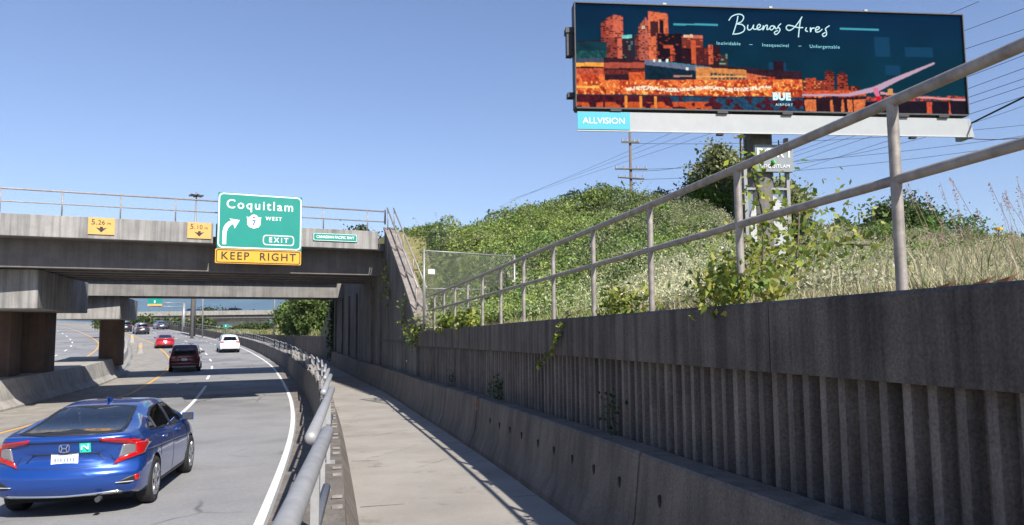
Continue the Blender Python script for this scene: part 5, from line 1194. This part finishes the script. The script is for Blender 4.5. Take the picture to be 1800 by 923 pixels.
class Car:
    def __init__(s, sp, name, label, cat, paint, group=None):
        s.sp = sp; s.V, s.F = car_body(sp); s.root = empty(name, (0, 0, 0)); tag(s.root, label, cat, group)
        s.bvh = BVHTree.FromPolygons([Vector(v) for v in s.V], s.F); s.paint = paint; s.kill = np.zeros(len(s.F), bool)
        s.C = np.array([s.V[list(f)].mean(0) for f in s.F]); s.N = []
        for f in s.F:
            a, b_, c = s.V[f[0]], s.V[f[1]], s.V[f[2]]; d = s.V[f[3]]; n = np.cross(c - a, d - b_); s.N.append(n / (np.linalg.norm(n) + 1e-9))
        s.N = np.array(s.N)
        if ((s.N * (s.C - (0, 0, .7))).sum(1)).mean() < 0: s.N = -s.N
    def hit(s, u, v, view, eps):
        if view == 'rear': o_, d = Vector((u, -4, v)), Vector((0, 1, 0))
        elif view == 'front': o_, d = Vector((u, 4, v)), Vector((0, -1, 0))
        elif view == 'right': o_, d = Vector((3, u, v)), Vector((-1, 0, 0))
        elif view == 'left': o_, d = Vector((-3, u, v)), Vector((1, 0, 0))
        h = s.bvh.ray_cast(o_, d)
        if h[0] is None:
            h = s.bvh.find_nearest(Vector((u, -s.sp['L'] / 2, v)) if view == 'rear' else (Vector((u, s.sp['L'] / 2, v)) if view == 'front' else Vector(((1 if view == 'right' else -1) * s.sp['W'] / 2, u, v))))
            p, n = h[0], h[1]
        else: p, n = h[0], h[1]
        if n.dot(-d) < 0: n = -n
        return np.array(p + n * eps)
    def patch(s, name, lo, hi, view, mat, eps=.006, nu=14, nv=7, parent=None, skirt=.02, smooth=True):
        lo, hi = resample(lo, nu), resample(hi, nu); mb = MB(); g_ = []
        for j in range(nv + 1):
            t = j / nv; g_.append([s.hit(*(lo[i] * (1 - t) + hi[i] * t), view, eps) for i in range(nu)])
        V = [p for r1 in g_ for p in r1]; F_ = [(j * nu + i, j * nu + i + 1, (j + 1) * nu + i + 1, (j + 1) * nu + i) for j in range(nv) for i in range(nu - 1)]
        ring = [(0, i) for i in range(nu)] + [(j, nu - 1) for j in range(1, nv + 1)] + [(nv, i) for i in range(nu - 2, -1, -1)] + [(j, 0) for j in range(nv - 1, 0, -1)]
        if skirt:
            b0 = len(V)
            for (j, i) in ring:
                t = j / nv; V.append(s.hit(*(lo[i] * (1 - t) + hi[i] * t), view, eps - skirt))
            for k in range(len(ring)):
                k2 = (k + 1) % len(ring); a, b_ = ring[k], ring[k2]; F_.append((a[0] * nu + a[1], b_[0] * nu + b_[1], b0 + k2, b0 + k))
        mb.add(V, F_); return mb.build(name, mat, parent or s.root, local=True, smooth=smooth)
    def window(s, lo, hi, view, mat, frit=.035, name='window', nu=20):
        poly = list(map(tuple, lo)) + list(map(tuple, hi))[::-1]; c = np.mean(poly, 0)
        def shrink(pts, d): pts = np.array(pts, float); v = pts - c; l = np.linalg.norm(v, axis=1, keepdims=True); return c + v * (1 - d / l)
        pk = shrink(poly, frit * .55)
        ui, vi = {'rear': (0, 2), 'front': (0, 2), 'right': (1, 2), 'left': (1, 2)}[view]
        side = {'rear': s.N[:, 1] < .1, 'front': s.N[:, 1] > -.1, 'right': s.N[:, 0] > .15, 'left': s.N[:, 0] < -.15}[view]
        if view == 'rear': side &= s.C[:, 1] < 0
        if view == 'front': side &= s.C[:, 1] > 0
        s.kill |= inpoly(s.C[:, ui], s.C[:, vi], pk) & side
        w_ = s.patch(name, lo, hi, view, mat, .008, nu, 9, skirt=0)
        # dark surround
        outer = resample(poly + [poly[0]], 56); inner = shrink(outer, frit); mb = MB(); V = []; 
        for a, b_ in zip(outer[:-1], inner[:-1]): V += [s.hit(*a, view, .002), s.hit(*a, view, .011), s.hit(*b_, view, .011), s.hit(*b_, view, .002)]
        n = len(V) // 4; F_ = []
        for i in range(n):
            j = (i + 1) % n
            for k in range(3): F_.append((4 * i + k, 4 * j + k, 4 * j + k + 1, 4 * i + k + 1))
        mb.add(V, F_); mb.build('frame', M['plastic'], w_, local=True, smooth=True); return w_
    def wheels(s, ys, r, tw, wide=.22, spokes=5):
        sp = s.sp
        for y in ys:
            for sx in (1, -1):
                side = (s.N[:, 0] * sx > .2) & (s.C[:, 0] * sx > sp['W'] * .3)
                R_ = r + .045; zc = r
                s.kill |= ((s.C[:, 1] - y) ** 2 + (s.C[:, 2] - zc) ** 2 < R_ ** 2) & (s.C[:, 0] * sx > sp['W'] * .30)
                xo = sx * (tw / 2)
                w = None; mb = MB()
                def lathe(prof, n=28):
                    V = []; F_ = []
                    for k in range(n):
                        a = 2 * math.pi * k / n
                        for (x, rr_) in prof: V.append((xo + sx * x, y + rr_ * math.cos(a), r + rr_ * math.sin(a)))
                    m_ = len(prof)
                    for k in range(n):
                        k2 = (k + 1) % n
                        for j in range(m_ - 1): F_.append((k * m_ + j, k2 * m_ + j, k2 * m_ + j + 1, k * m_ + j + 1))
                    mb.add(V, F_)
                h = wide / 2
                lathe([(-h, .1), (-h, r * .68), (-h, r * .93), (-h + .03, r), (h - .03, r), (h, r * .94), (h, r * .70), (h - .02, r * .67)])
                w = mb.build('wheel', M['rubber'], s.root, local=True, smooth=True)
                mb = MB(); lathe([(h - .015, r * .70), (h + .004, r * .67), (h - .01, r * .62), (h - .07, r * .60), (h - .09, .0)])
                mb.build('rim', M['darksteel'], w, local=True, smooth=True)
                mb = MB(); mb_ = mb
                for k in range(spokes):
                    a = 2 * math.pi * k / spokes + .3; ca, sa = math.cos(a), math.sin(a)
                    for da in (-.13, .13):
                        a2 = a + da; p0 = np.array([xo + sx * (h - .015), y + .05 * math.cos(a), r + .05 * math.sin(a)]); p1 = np.array([xo + sx * (h + .002), y + r * .655 * math.cos(a2), r + r * .655 * math.sin(a2)])
                        mb_.tube([p0, p1], [.026, .018], 6)
                mb_.tube([(xo + sx * (h - .05), y, r), (xo + sx * (h + .006), y, r)], .055, 12)
                lathe([(h - .012, r * .70), (h + .008, r * .68), (h + .004, r * .63), (h - .03, r * .62)])
                mb_.build('rim_spokes', M['alloy'], w, local=True, smooth=True)
                # liner
                mb = MB(); n = 18; V = []; F_ = []
                for k in range(n + 1):
                    a = math.pi * (-.06 + 1.12 * k / n)
                    for x in (.50, .985): V.append((sx * sp['W'] / 2 * x - sx * (.0 if x < .9 else .012), y + (R_ + .02) * math.cos(a), zc + (R_ + .02) * math.sin(a)))
                for k in range(n): F_.append((2 * k, 2 * k + 1, 2 * k + 3, 2 * k + 2))
                c0 = len(V); V.append((sx * sp['W'] / 2 * .5, y, zc)); 
                for k in range(n): F_.append((2 * k, 2 * k + 2, c0))
                mb.add(V, F_); mb.build('wheel_arch', M['wheelwell'], s.root, local=True)
    def finish(s, snapw=()):
        V = s.V.copy(); F_ = [f for f, k in zip(s.F, s.kill) if not k]
        # pull ragged arch edges onto the circle
        cnt = {}
        for f in F_:
            for i in range(4):
                e = (f[i], f[(i + 1) % 4]); e = (min(e), max(e)); cnt[e] = cnt.get(e, 0) + 1
        bv = {v for e, c in cnt.items() if c == 1 for v in e}
        for v in bv:
            for (y, r) in snapw:
                dy, dz = V[v, 1] - y, V[v, 2] - r; d = math.hypot(dy, dz); R_ = r + .045
                if abs(V[v, 0]) > s.sp['W'] * .28 and abs(d - R_) < .07 and dz > -r * .75: V[v, 1] = y + dy / d * R_; V[v, 2] = r + dz / d * R_
        mb = MB(); mb.add(V, F_); o = mb.build('body', s.paint, s.root, local=True, smooth=True)
        bm = bmesh.new(); bm.from_mesh(o.data); loose = [v for v in bm.verts if not v.link_faces]; bmesh.ops.delete(bm, geom=loose, context='VERTS'); bmesh.ops.remove_doubles(bm, verts=bm.verts, dist=.0005); bm.to_mesh(o.data); bm.free()
        return o
    def seats(s, rows, hz=.95):
        mb = MB(); w = s.sp['W']
        mb.box((0, 0.1, .36), (w * .86, s.sp['L'] * .62, .08)); mb.build('floor', M['interior'], s.root, local=True)
        for (y, xs) in rows:
            for x in xs:
                mb = MB(); mb.hexa([(x - .23, y - .05, .4), (x + .23, y - .05, .4), (x + .23, y + .12, .4), (x - .23, y + .12, .4), (x - .20, y - .20, hz), (x + .20, y - .20, hz), (x + .20, y - .08, hz), (x - .20, y - .08, hz)])
                mb.box((x, y + .25, .48), (.46, .46, .14)); st_ = mb.build('seat', M['interior'], s.root, local=True); bevel(st_, .04, 3)
                mb = MB(); mb.box((x, y - .17, hz + .13), (.25, .09, .19)); hd = mb.build('headrest', M['interior'], st_, local=True); bevel(hd, .035, 3)
        mb = MB(); mb.box((0, s.sp['dash'], .80), (w * .78, .35, .24)); bevel(mb.build('dashboard', M['interior'], s.root, local=True), .05, 3)
        mb = MB(); ring = [( -.36 + .17 * math.cos(a), s.sp['dash'] - .3, .88 + .17 * math.sin(a)) for a in np.linspace(0, 2 * math.pi, 20)]; mb.tube(ring, .014, 6, caps=False); mb.build('steering_wheel', M['plastic'], s.root, local=True)
    def mirror(s, y, z, mat, sz=1):
        for sx in (1, -1):
            p = s.hit(y, z, 'right' if sx > 0 else 'left', 0); x0 = p[0]
            mb = MB(); mb.tube([(x0 - sx * .04, y, z), (x0 + sx * .10, y - .02, z + .03)], [.035, .03], 8); 
            c = (x0 + sx * .115 * sz, y - .03, z + .075); mb.hexa([(c[0] - .095 * sz, y - .07, c[2] - .06), (c[0] + .095 * sz, y - .07, c[2] - .06), (c[0] + .07 * sz, y + .07, c[2] - .05), (c[0] - .07 * sz, y + .07, c[2] - .05),
                (c[0] - .095 * sz, y - .07, c[2] + .07), (c[0] + .095 * sz, y - .07, c[2] + .07), (c[0] + .06 * sz, y + .06, c[2] + .05), (c[0] - .06 * sz, y + .06, c[2] + .05)])
            o = mb.build('mirror', mat, s.root, local=True); bevel(o, .02, 3)
            mb = MB(); mb.box((c[0], y - .074, c[2] + .005), (.155 * sz, .006, .10)); mb.build('mirror_glass', M['darksteel'], o, local=True)
    def place(s, sv, ov, dth=0):
        p = P(sv, ov, zr(sv)); s.root.location = tuple(p + (0, 0, .004)); sl = math.atan((zr(sv + 1.5) - zr(sv - 1.5)) / 3)
        s.root.rotation_euler = (sl, 0, -head(sv) + dth); return s

# --- blue sedan
SED = dict(L=4.63, W=1.80, cr=(.70, .50), rr=.07, bow=.20, dash=.72,
    zbot=[(-2.32, .30), (-2.0, .24), (-1.6, .19), (1.6, .17), (2.0, .18), (2.32, .24)],
    hw=[(-2.32, .835), (-2.1, .875), (-1.6, .905), (0, .895), (1.4, .90), (2.0, .86), (2.32, .74)],
    belt=[(-2.32, .93), (-1.9, 1.0), (-1.2, .985), (0, .945), (1.1, .915), (1.8, .80), (2.32, .56)],
    top=[(-2.32, 1.045), (-2.2, 1.065), (-1.85, 1.095), (-1.55, 1.15), (-1.1, 1.275), (-.7, 1.365), (-.3, 1.408), (.1, 1.415), (.45, 1.385), (.8, 1.25), (1.25, 1.04), (1.4, .985), (1.9, .88), (2.2, .74), (2.32, .64)],
    tw=[(-2.32, .70), (-1.9, .66), (-1.3, .575), (-.7, .555), (.2, .565), (.7, .60), (1.3, .70), (2.3, .60)],
    rearf=[(.15, .10), (.30, .02), (.40, -.025), (.56, -.03), (.64, .03), (.70, .05), (.90, .035), (.97, .0), (1.01, -.045), (1.05, -.04), (1.12, 0)], recess=(.50, .70, .845, .035))
blue = carpaint('deep blue metallic paint', (.010, .060, .29), .26, .4)
c = Car(SED, 'blue_sedan', 'blue metallic sedan with green N sticker, nearest car on the highway', 'car', blue)
c.window([(-.62, 1.075), (-.3, 1.06), (.3, 1.06), (.62, 1.075)], [(-.50, 1.325), (-.3, 1.345), (.3, 1.345), (.50, 1.325)], 'rear', M['glass'], .04, 'rear_window')
c.window([(-.66, 1.02), (0, .99), (.66, 1.02)], [(-.50, 1.32), (0, 1.35), (.50, 1.32)], 'front', M['glass'], .04, 'windshield')
for v_ in ('right', 'left'):
    c.window([(-1.02, 1.005), (-.55, .98), (-.10, .97)], [(-.93, 1.20), (-.60, 1.295), (-.12, 1.325)], v_, M['darkglass'], .03, 'rear_side_window', 16)
    c.window([(-.02, .965), (.5, .95), (.98, .945)], [(-.04, 1.325), (.28, 1.315), (.80, 1.06)], v_, M['darkglass'], .03, 'front_side_window', 16)
    c.window([(-1.42, 1.035), (-1.25, 1.02), (-1.09, 1.01)], [(-1.40, 1.05), (-1.20, 1.13), (-1.03, 1.17)], v_, M['darkglass'], .02, 'quarter_window', 8)
for sx in (1, -1):
    X = lambda pts: [(sx * a, b_) for a, b_ in pts]
    # C shaped lamp: upper arm, outer body, lower arm, clear core
    c.patch('tail_lamp', X([(.42, .985), (.60, .945), (.72, .925), (.80, .90)]), X([(.40, 1.02), (.60, 1.00), (.74, .985), (.85, .94)]), 'rear', M['redlens'], .016, 14, 4)
    c.patch('tail_lamp', X([(.815, .75), (.87, .775)]), X([(.785, .935), (.885, .915)]), 'rear', M['redlens'], .018, 8, 8)
    c.patch('tail_lamp', X([(.56, .665), (.70, .715), (.82, .755)]), X([(.60, .735), (.70, .775), (.84, .82)]), 'rear', M['redlens'], .017, 10, 5)
    c.patch('reverse_lamp', X([(.61, .740), (.70, .775), (.80, .80)]), X([(.655, .915), (.70, .920), (.79, .925)]), 'rear', M['clearlens'], .014, 8, 7)
    c.patch('lamp_wrap', [(-2.16, .78), (-1.98, .86)], [(-2.14, .93), (-1.95, .92)], 'right' if sx > 0 else 'left', M['redlens'], .012, 8, 4)
    c.patch('bumper_vent', X([(.60, .415), (.74, .40), (.84, .44)]), X([(.66, .455), (.76, .50), (.85, .52)]), 'rear', M['plastic'], .006, 10, 4)
    c.patch('vent_blade', X([(.60, .43), (.80, .425)]), X([(.61, .437), (.80, .438)]), 'rear', M['grey'], .016, 8, 1)
    c.patch('reflector', X([(.815, .43), (.85, .45)]), X([(.80, .51), (.845, .52)]), 'rear', M['redlens'], .014, 4, 4)
    c.patch('fog_lamp', X([(.55, .32), (.75, .34)]), X([(.56, .44), (.75, .45)]), 'front', M['plastic'], .008, 6, 4)
    c.patch('headlight', X([(.42, .60), (.74, .66)]), X([(.42, .68), (.76, .76)]), 'front', M['clearlens'], .008, 8, 4)
    sd = 'right' if sx > 0 else 'left'
    for (a, b_) in ((.08, .30),):
        for y_ in (-.85, .18):
            c.patch('door_handle', [(y_, .855), (y_ + .20, .85)], [(y_, .885), (y_ + .20, .878)], sd, blue, .03, 6, 3, skirt=.035)
    # door cut lines
    for ln in ([(-.07, .95), (-.09, .6), (-.10, .27)], [(1.02, .90), (1.03, .6), (.98, .27)], [(-1.05, .99), (-.98, .75), (-1.0, .62)], [(-.10, .27), (.98, .27)]):
        q_ = resample(ln, 14); c_mb = MB(); c_mb.tube([c.hit(a, b_, sd, -.001) for a, b_ in q_], .0055, 5, caps=False); c_mb.build('door_gap', M['black'], c.root, local=True)
    c.patch('side_crease', [(-1.9, .80), (0, .74), (1.2, .70)], [(-1.9, .815), (0, .755), (1.2, .712)], sd, blue, .012, 24, 2, skirt=.014)
    c.patch('sill', [(-.95, .20), (.98, .20)], [(-.95, .27), (.98, .27)], sd, M['plastic'], .010, 20, 2, skirt=.01)
c.patch('lip_shadow_gap', [(-.62, .962), (0, .975), (.62, .962)], [(-.62, .974), (0, .988), (.62, .974)], 'rear', M['black'], .003, 24, 1, skirt=0)
c.patch('bumper_chrome', [(-.66, .305), (0, .285), (.66, .305)], [(-.68, .33), (0, .305), (.68, .33)], 'rear', M['chrome'], .016, 24, 2)
c.patch('bumper_lower', [(-.62, .20), (0, .19), (.62, .20)], [(-.66, .295), (0, .275), (.66, .295)], 'rear', M['plastic'], .008, 22, 3)
for ln in ([(-.60, .655), (0, .645), (.60, .655)], [(-.60, .655), (-.52, .80)], [(.60, .655), (.52, .80)]):
    mb = MB(); mb.tube([c.hit(a, b_, 'rear', -.002) for a, b_ in resample(ln, 18)], .006, 5, caps=False); mb.build('boot_gap', M['black'], c.root, local=True)
# recess lines around the plate
mb = MB(); mb.tube([c.hit(a, b_, 'rear', .0) for a, b_ in resample([(-.46, .73), (-.36, .835), (.36, .835), (.46, .73)], 24)], .007, 5, caps=False); mb.build('recess_edge', M['black'], c.root, local=True)
RU, RV = np.array([1., 0, 0]), np.array([0, 0, 1.])
yb = c.hit(0, .77, 'rear', .012)[1]
mb = MB(); mb.box((0, yb, .765), (.315, .014, .155)); pl = mb.build('number_plate', M['plate'], c.root, local=True)
mb = MB()
for k, x_ in enumerate((-.118, -.085, -.052, -.012, .024, .060, .096)):
    for (dx, dz_, w_, h_) in [((0, 0, .018, .045)), ((.006, .006, .006, .02))][:1]: mb.box((x_ + .01, yb - .009, .757 + (k % 3 - 1) * .002), (.021 - .004 * (k % 2), .003, .046))
mb.build('plate_marks', plain('faded blue ink', (.22, .27, .42), .6), pl, local=True)
mb = MB(); mb.box((0, yb - .009, .822), (.17, .003, .014)); mb.build('plate_line', plain('faded blue ink', (.30, .34, .46), .6), pl, local=True)
mb = MB(); mb.box((0, yb - .009, .700), (.10, .003, .012)); mb.build('plate_line', M['red_ink'], pl, local=True)
yh = c.hit(0, .90, 'rear', .01)[1]
mb = MB(); ringpoly(mb, rrect(.125, .105, .03), rrect(.105, .085, .022), (0, yh, .905), RU, RV, np.array([0, -1., 0]), .006)
for sx in (1, -1): mb.tube([(sx * .040, yh - .008, .945), (sx * .022, yh - .008, .905), (sx * .034, yh - .008, .865)], .0075, 6)
mb.box((0, yh - .008, .905), (.045, .012, .014)); mb.build('badge', M['chrome'], c.root, local=True)
yn = c.hit(.24, .90, 'rear', .006)
mb = MB(); nn2 = [c.hit(.175, .845, 'rear', .006), c.hit(.30, .845, 'rear', .006), c.hit(.30, .965, 'rear', .006), c.hit(.175, .965, 'rear', .006)]
mb.hexa([p_ for p_ in nn2] + [p_ + (0, .008, 0) for p_ in nn2]); stk = mb.build('sticker', plain('bright green sticker', (.02, .62, .42), .5), c.root, local=True)
def up3(a, b_): return (yn + np.array([a, -.008 + a * .05, b_]))
mb = MB(); mb.tube([up3(-.042, -.022), up3(-.042, .052)], .008, 6); mb.tube([up3(.032, -.018), up3(.032, .056)], .008, 6); mb.tube([up3(-.042, .050), up3(.032, -.016)], .008, 6); mb.build('letter', M['white'], stk, local=True)
yc = c.hit(-.66, .80, 'rear', .012); text_part('lettering', 'CIVIC', .045, yc, RU, RV, M['chrome'], c.root, local=True, spacing=1.3)
mb = MB(); mb.box((0, -1.62, 1.06), (1.0, .34, .03)); mb.build('parcel_shelf', M['interior'], c.root, local=True)
mb = MB(); mb.tube([(0, -.30, 1.415), (0, -.42, 1.42), (0, -.50, 1.455)], [.035, .03, .01], 6); mb.build('antenna', blue, c.root, local=True)
mb = MB(); mb.tube([(.42, -2.2, .24), (.42, -2.30, .24)], .035, 10); mb.build('exhaust', M['darksteel'], c.root, local=True)
mb = MB(); mb.box((0, 0, .24), (1.45, 3.9, .1)); mb.build('underbody', M['wheelwell'], c.root, local=True)
c.wheels((-1.33, 1.37), .325, 1.60, .215, 5)
c.seats([(-.95, (-.42, .42, 0)), (.15, (-.38, .38))], .96); c.mirror(.86, .955, blue)
c.finish(((-1.33, .325), (1.37, .325)))
c.place(13.75, -3.80, R(-.5)); c.root.scale = (1.06, 1.06, 1.06)

# --- simpler follower cars from the same shell builder
def rearcar(kind, name, label, cat, paint_, sv, ov, dth=0, nS=60, plate=True):
    if kind == 'van':
        sp = dict(L=4.75, W=1.90, cr=(.9, .6), rr=.08, bow=.10, dash=1.0, nS=nS, zbot=[(-2.4, .30), (-1.8, .22), (1.8, .2), (2.4, .26)], hw=[(-2.4, .88), (-2.0, .93), (1.8, .94), (2.4, .78)],
            belt=[(-2.4, 1.03), (0, 1.02), (1.4, .98), (2.4, .66)], top=[(-2.4, 1.62), (-2.25, 1.72), (-1.5, 1.76), (.4, 1.75), (.9, 1.62), (1.6, 1.10), (2.2, .92), (2.4, .74)], tw=[(-2.4, .66), (-1.8, .70), (.6, .70), (1.6, .78), (2.4, .66)],
            rearf=[(.2, .06), (.35, -.03), (.6, -.04), (.70, .02), (1.05, .03), (1.35, .14), (1.7, .30)], recess=(.40, .72, .90, .02)); zw_ = (1.10, 1.56); hwn = (.66, .56); lamp = [(.70, .86), (.74, 1.32), (.88, .86)]
    elif kind == 'suv':
        sp = dict(L=4.55, W=1.86, cr=(.85, .6), rr=.08, bow=.16, dash=.8, nS=nS, zbot=[(-2.3, .36), (-1.8, .26), (1.7, .24), (2.3, .3)], hw=[(-2.3, .85), (-1.9, .91), (1.6, .92), (2.3, .76)],
            belt=[(-2.3, 1.05), (0, 1.03), (1.2, .99), (2.3, .68)], top=[(-2.3, 1.48), (-2.1, 1.60), (-1.4, 1.67), (.2, 1.67), (.7, 1.56), (1.3, 1.14), (2.1, .96), (2.3, .78)], tw=[(-2.3, .54), (-1.7, .60), (.6, .62), (1.4, .74), (2.3, .64)],
            rearf=[(.25, .05), (.40, -.04), (.66, -.05), (.75, .02), (1.0, .03), (1.2, .10), (1.5, .34), (1.65, .4)], recess=(.38, .76, .92, .02)); zw_ = (1.16, 1.50); hwn = (.64, .50); lamp = None
    else:
        sp = dict(SED); sp['nS'] = nS; zw_ = (1.075, 1.335); hwn = (.62, .50); lamp = None
    c = Car(sp, name, label, cat, paint_)
    za, zb_ = zw_; wa, wb = hwn
    c.window([(-wa, za), (0, za - .01), (wa, za)], [(-wb, zb_), (0, zb_ + .015), (wb, zb_)], 'rear', M['glass'] if kind == 'van' else M['darkglass'], .04, 'rear_window', 12)
    c.window([(-.70, za), (0, za - .02), (.70, za)], [(-wb, zb_), (0, zb_ + .02), (wb, zb_)], 'front', M['glass'], .04, 'windshield', 12)
    for v_ in ('right', 'left'):
        if kind == 'sedan': c.window([(-1.05, 1.0), (.98, .945)], [(-.93, 1.20), (-.5, 1.31), (.28, 1.315), (.80, 1.06)], v_, M['darkglass'], .03, 'side_window', 16)
        else: c.window([(-1.95, za), (1.05, za - .02)], [(-1.80, zb_ - .04), (.35, zb_ - .0), (.85, za + .12)], v_, M['darkglass'], .03, 'side_window', 16)
    for sx in (1, -1):
        X = lambda pts: [(sx * a, b_) for a, b_ in pts]
        if kind == 'van': c.patch('tail_lamp', X([(.74, .84), (.87, .86)]), X([(.72, 1.30), (.80, 1.30)]), 'rear', M['redlens'], .014, 5, 8)
        elif kind == 'suv': c.patch('tail_lamp', X([(.50, .99), (.85, .93)]), X([(.50, 1.08), (.86, 1.10)]), 'rear', M['redlens'], .014, 8, 4)
        else: c.patch('tail_lamp', X([(.52, .83), (.86, .80)]), X([(.50, .95), (.87, .92)]), 'rear', M['redlens'], .014, 8, 4)
        c.patch('headlight', X([(.45, .62), (.74, .66)]), X([(.45, .70), (.76, .76)]), 'front', M['clearlens'], .008, 6, 3)
    c.patch('bumper_lower', [(-.66, .26), (.66, .26)], [(-.72, .40), (.72, .40)], 'rear', M['plastic'] if kind != 'van' else M['grey'], .008, 12, 3)
    if plate: zz_ = .81 if kind != 'sedan' else .77; yb = c.hit(0, zz_, 'rear', .012)[1]; mb = MB(); mb.box((0, yb, zz_), (.33, .014, .16)); mb.build('number_plate', M['plate'], c.root, local=True)
    c.wheels((-1.36, 1.38), .34, sp['W'] - .24, .22, 5); c.seats([(-.8, (-.42, .42)), (.25, (-.40, .40))], 1.06 if kind != 'sedan' else .96); c.mirror(.9, za - .02 if kind != 'sedan' else .955, paint_ if kind != 'van' else M['plastic'], 1.0 if kind != 'van' else 1.25)
    mb = MB(); mb.box((0, 0, .28), (1.45, 3.9, .1)); mb.build('underbody', M['wheelwell'], c.root, local=True)
    if kind == 'suv':
        for sx in (-.58, .58): mb = MB(); mb.tube([(sx, -1.6, 1.68), (sx, -1.5, 1.72), (sx, .1, 1.72), (sx, .2, 1.68)], .016, 6); mb.build('roof_rail', M['darksteel'], c.root, local=True)
    c.finish(((-1.36, .34), (1.38, .34))); c.place(sv, ov, dth); return c
rearcar('van', 'minivan', 'dark maroon minivan just beyond the overpass shadows, mirrors sticking out', 'minivan', carpaint('maroon paint', (.10, .008, .018)), 53.8, -6.70)
rearcar('sedan', 'red_sedan', 'bright red sedan ahead of the maroon minivan', 'car', carpaint('red paint', (.50, .015, .03)), 86.5, -8.42)
rearcar('suv', 'white_crossover', 'white crossover in the right hand lane past the overpasses', 'suv', carpaint('white paint', (.72, .73, .74), .3, 0), 76.2, -3.03)
rearcar('suv', 'dark_crossover', 'dark grey crossover, nearest of the dark cars far ahead', 'suv', carpaint('charcoal paint', (.03, .033, .04)), 124.5, -7.5)
rearcar('suv', 'dark_crossover', 'dark car left of the far dark crossover with a lit red lamp', 'suv', carpaint('near black paint', (.02, .02, .024)), 134.5, -8.5)
rearcar('sedan', 'dark_sedan', 'farthest dark car, half hidden by the second overpass column', 'car', carpaint('slate paint', (.05, .055, .07)), 150, -7.2)
rearcar('sedan', 'dark_sedan', 'small dark blue grey car far away where the right barrier starts', 'car', carpaint('blue grey paint', (.06, .08, .12)), 143, -1.6)
# cars on the far overpass
for k, (px_x, col, lab, kd) in enumerate(((324, (.05, .12, .28), 'small blue car on the far overpass at left', 'suv'), (391, (.10, .02, .03), 'dark red car on the far overpass, left of its companion', 'sedan'), (399, (.03, .03, .035), 'dark car on the far overpass following the dark red one', 'suv'))):
    cc = rearcar(kd, 'distant_car', lab, 'car', carpaint('distant paint %s' % 'abc'[k], col), 60, -6); q_ = fq3(au(px_x), 4, 3.12); cc.root.location = tuple(q_); cc.root.rotation_euler = (0, 0, math.atan2(fu[1], fu[0]) - math.pi / 2)
# ================================================================== AIR
mb = MB(); mb.hexa([(-12000, -450, -6), (12000, -450, -6), (12000, 14000, -6), (-12000, 14000, -6), (-12000, -450, 820), (12000, -450, 820), (12000, 14000, 820), (-12000, 14000, 820)])
hm = bpy.data.materials.new('haze'); hm.use_nodes = True; nt = hm.node_tree; nt.nodes.clear()
vo = nt.nodes.new('ShaderNodeVolumePrincipled'); vo.inputs['Color'].default_value = (.42, .66, 1, 1); vo.inputs['Density'].default_value = 6e-5; vo.inputs['Anisotropy'].default_value = .0
ho = nt.nodes.new('ShaderNodeOutputMaterial'); nt.links.new(vo.outputs[0], ho.inputs['Volume'])
hz = mb.build('haze', hm, origin=(0, 0, -6)); tag(hz, kind='stuff', label='pale blue summer haze over the distance'); hz.display_type = 'WIRE'
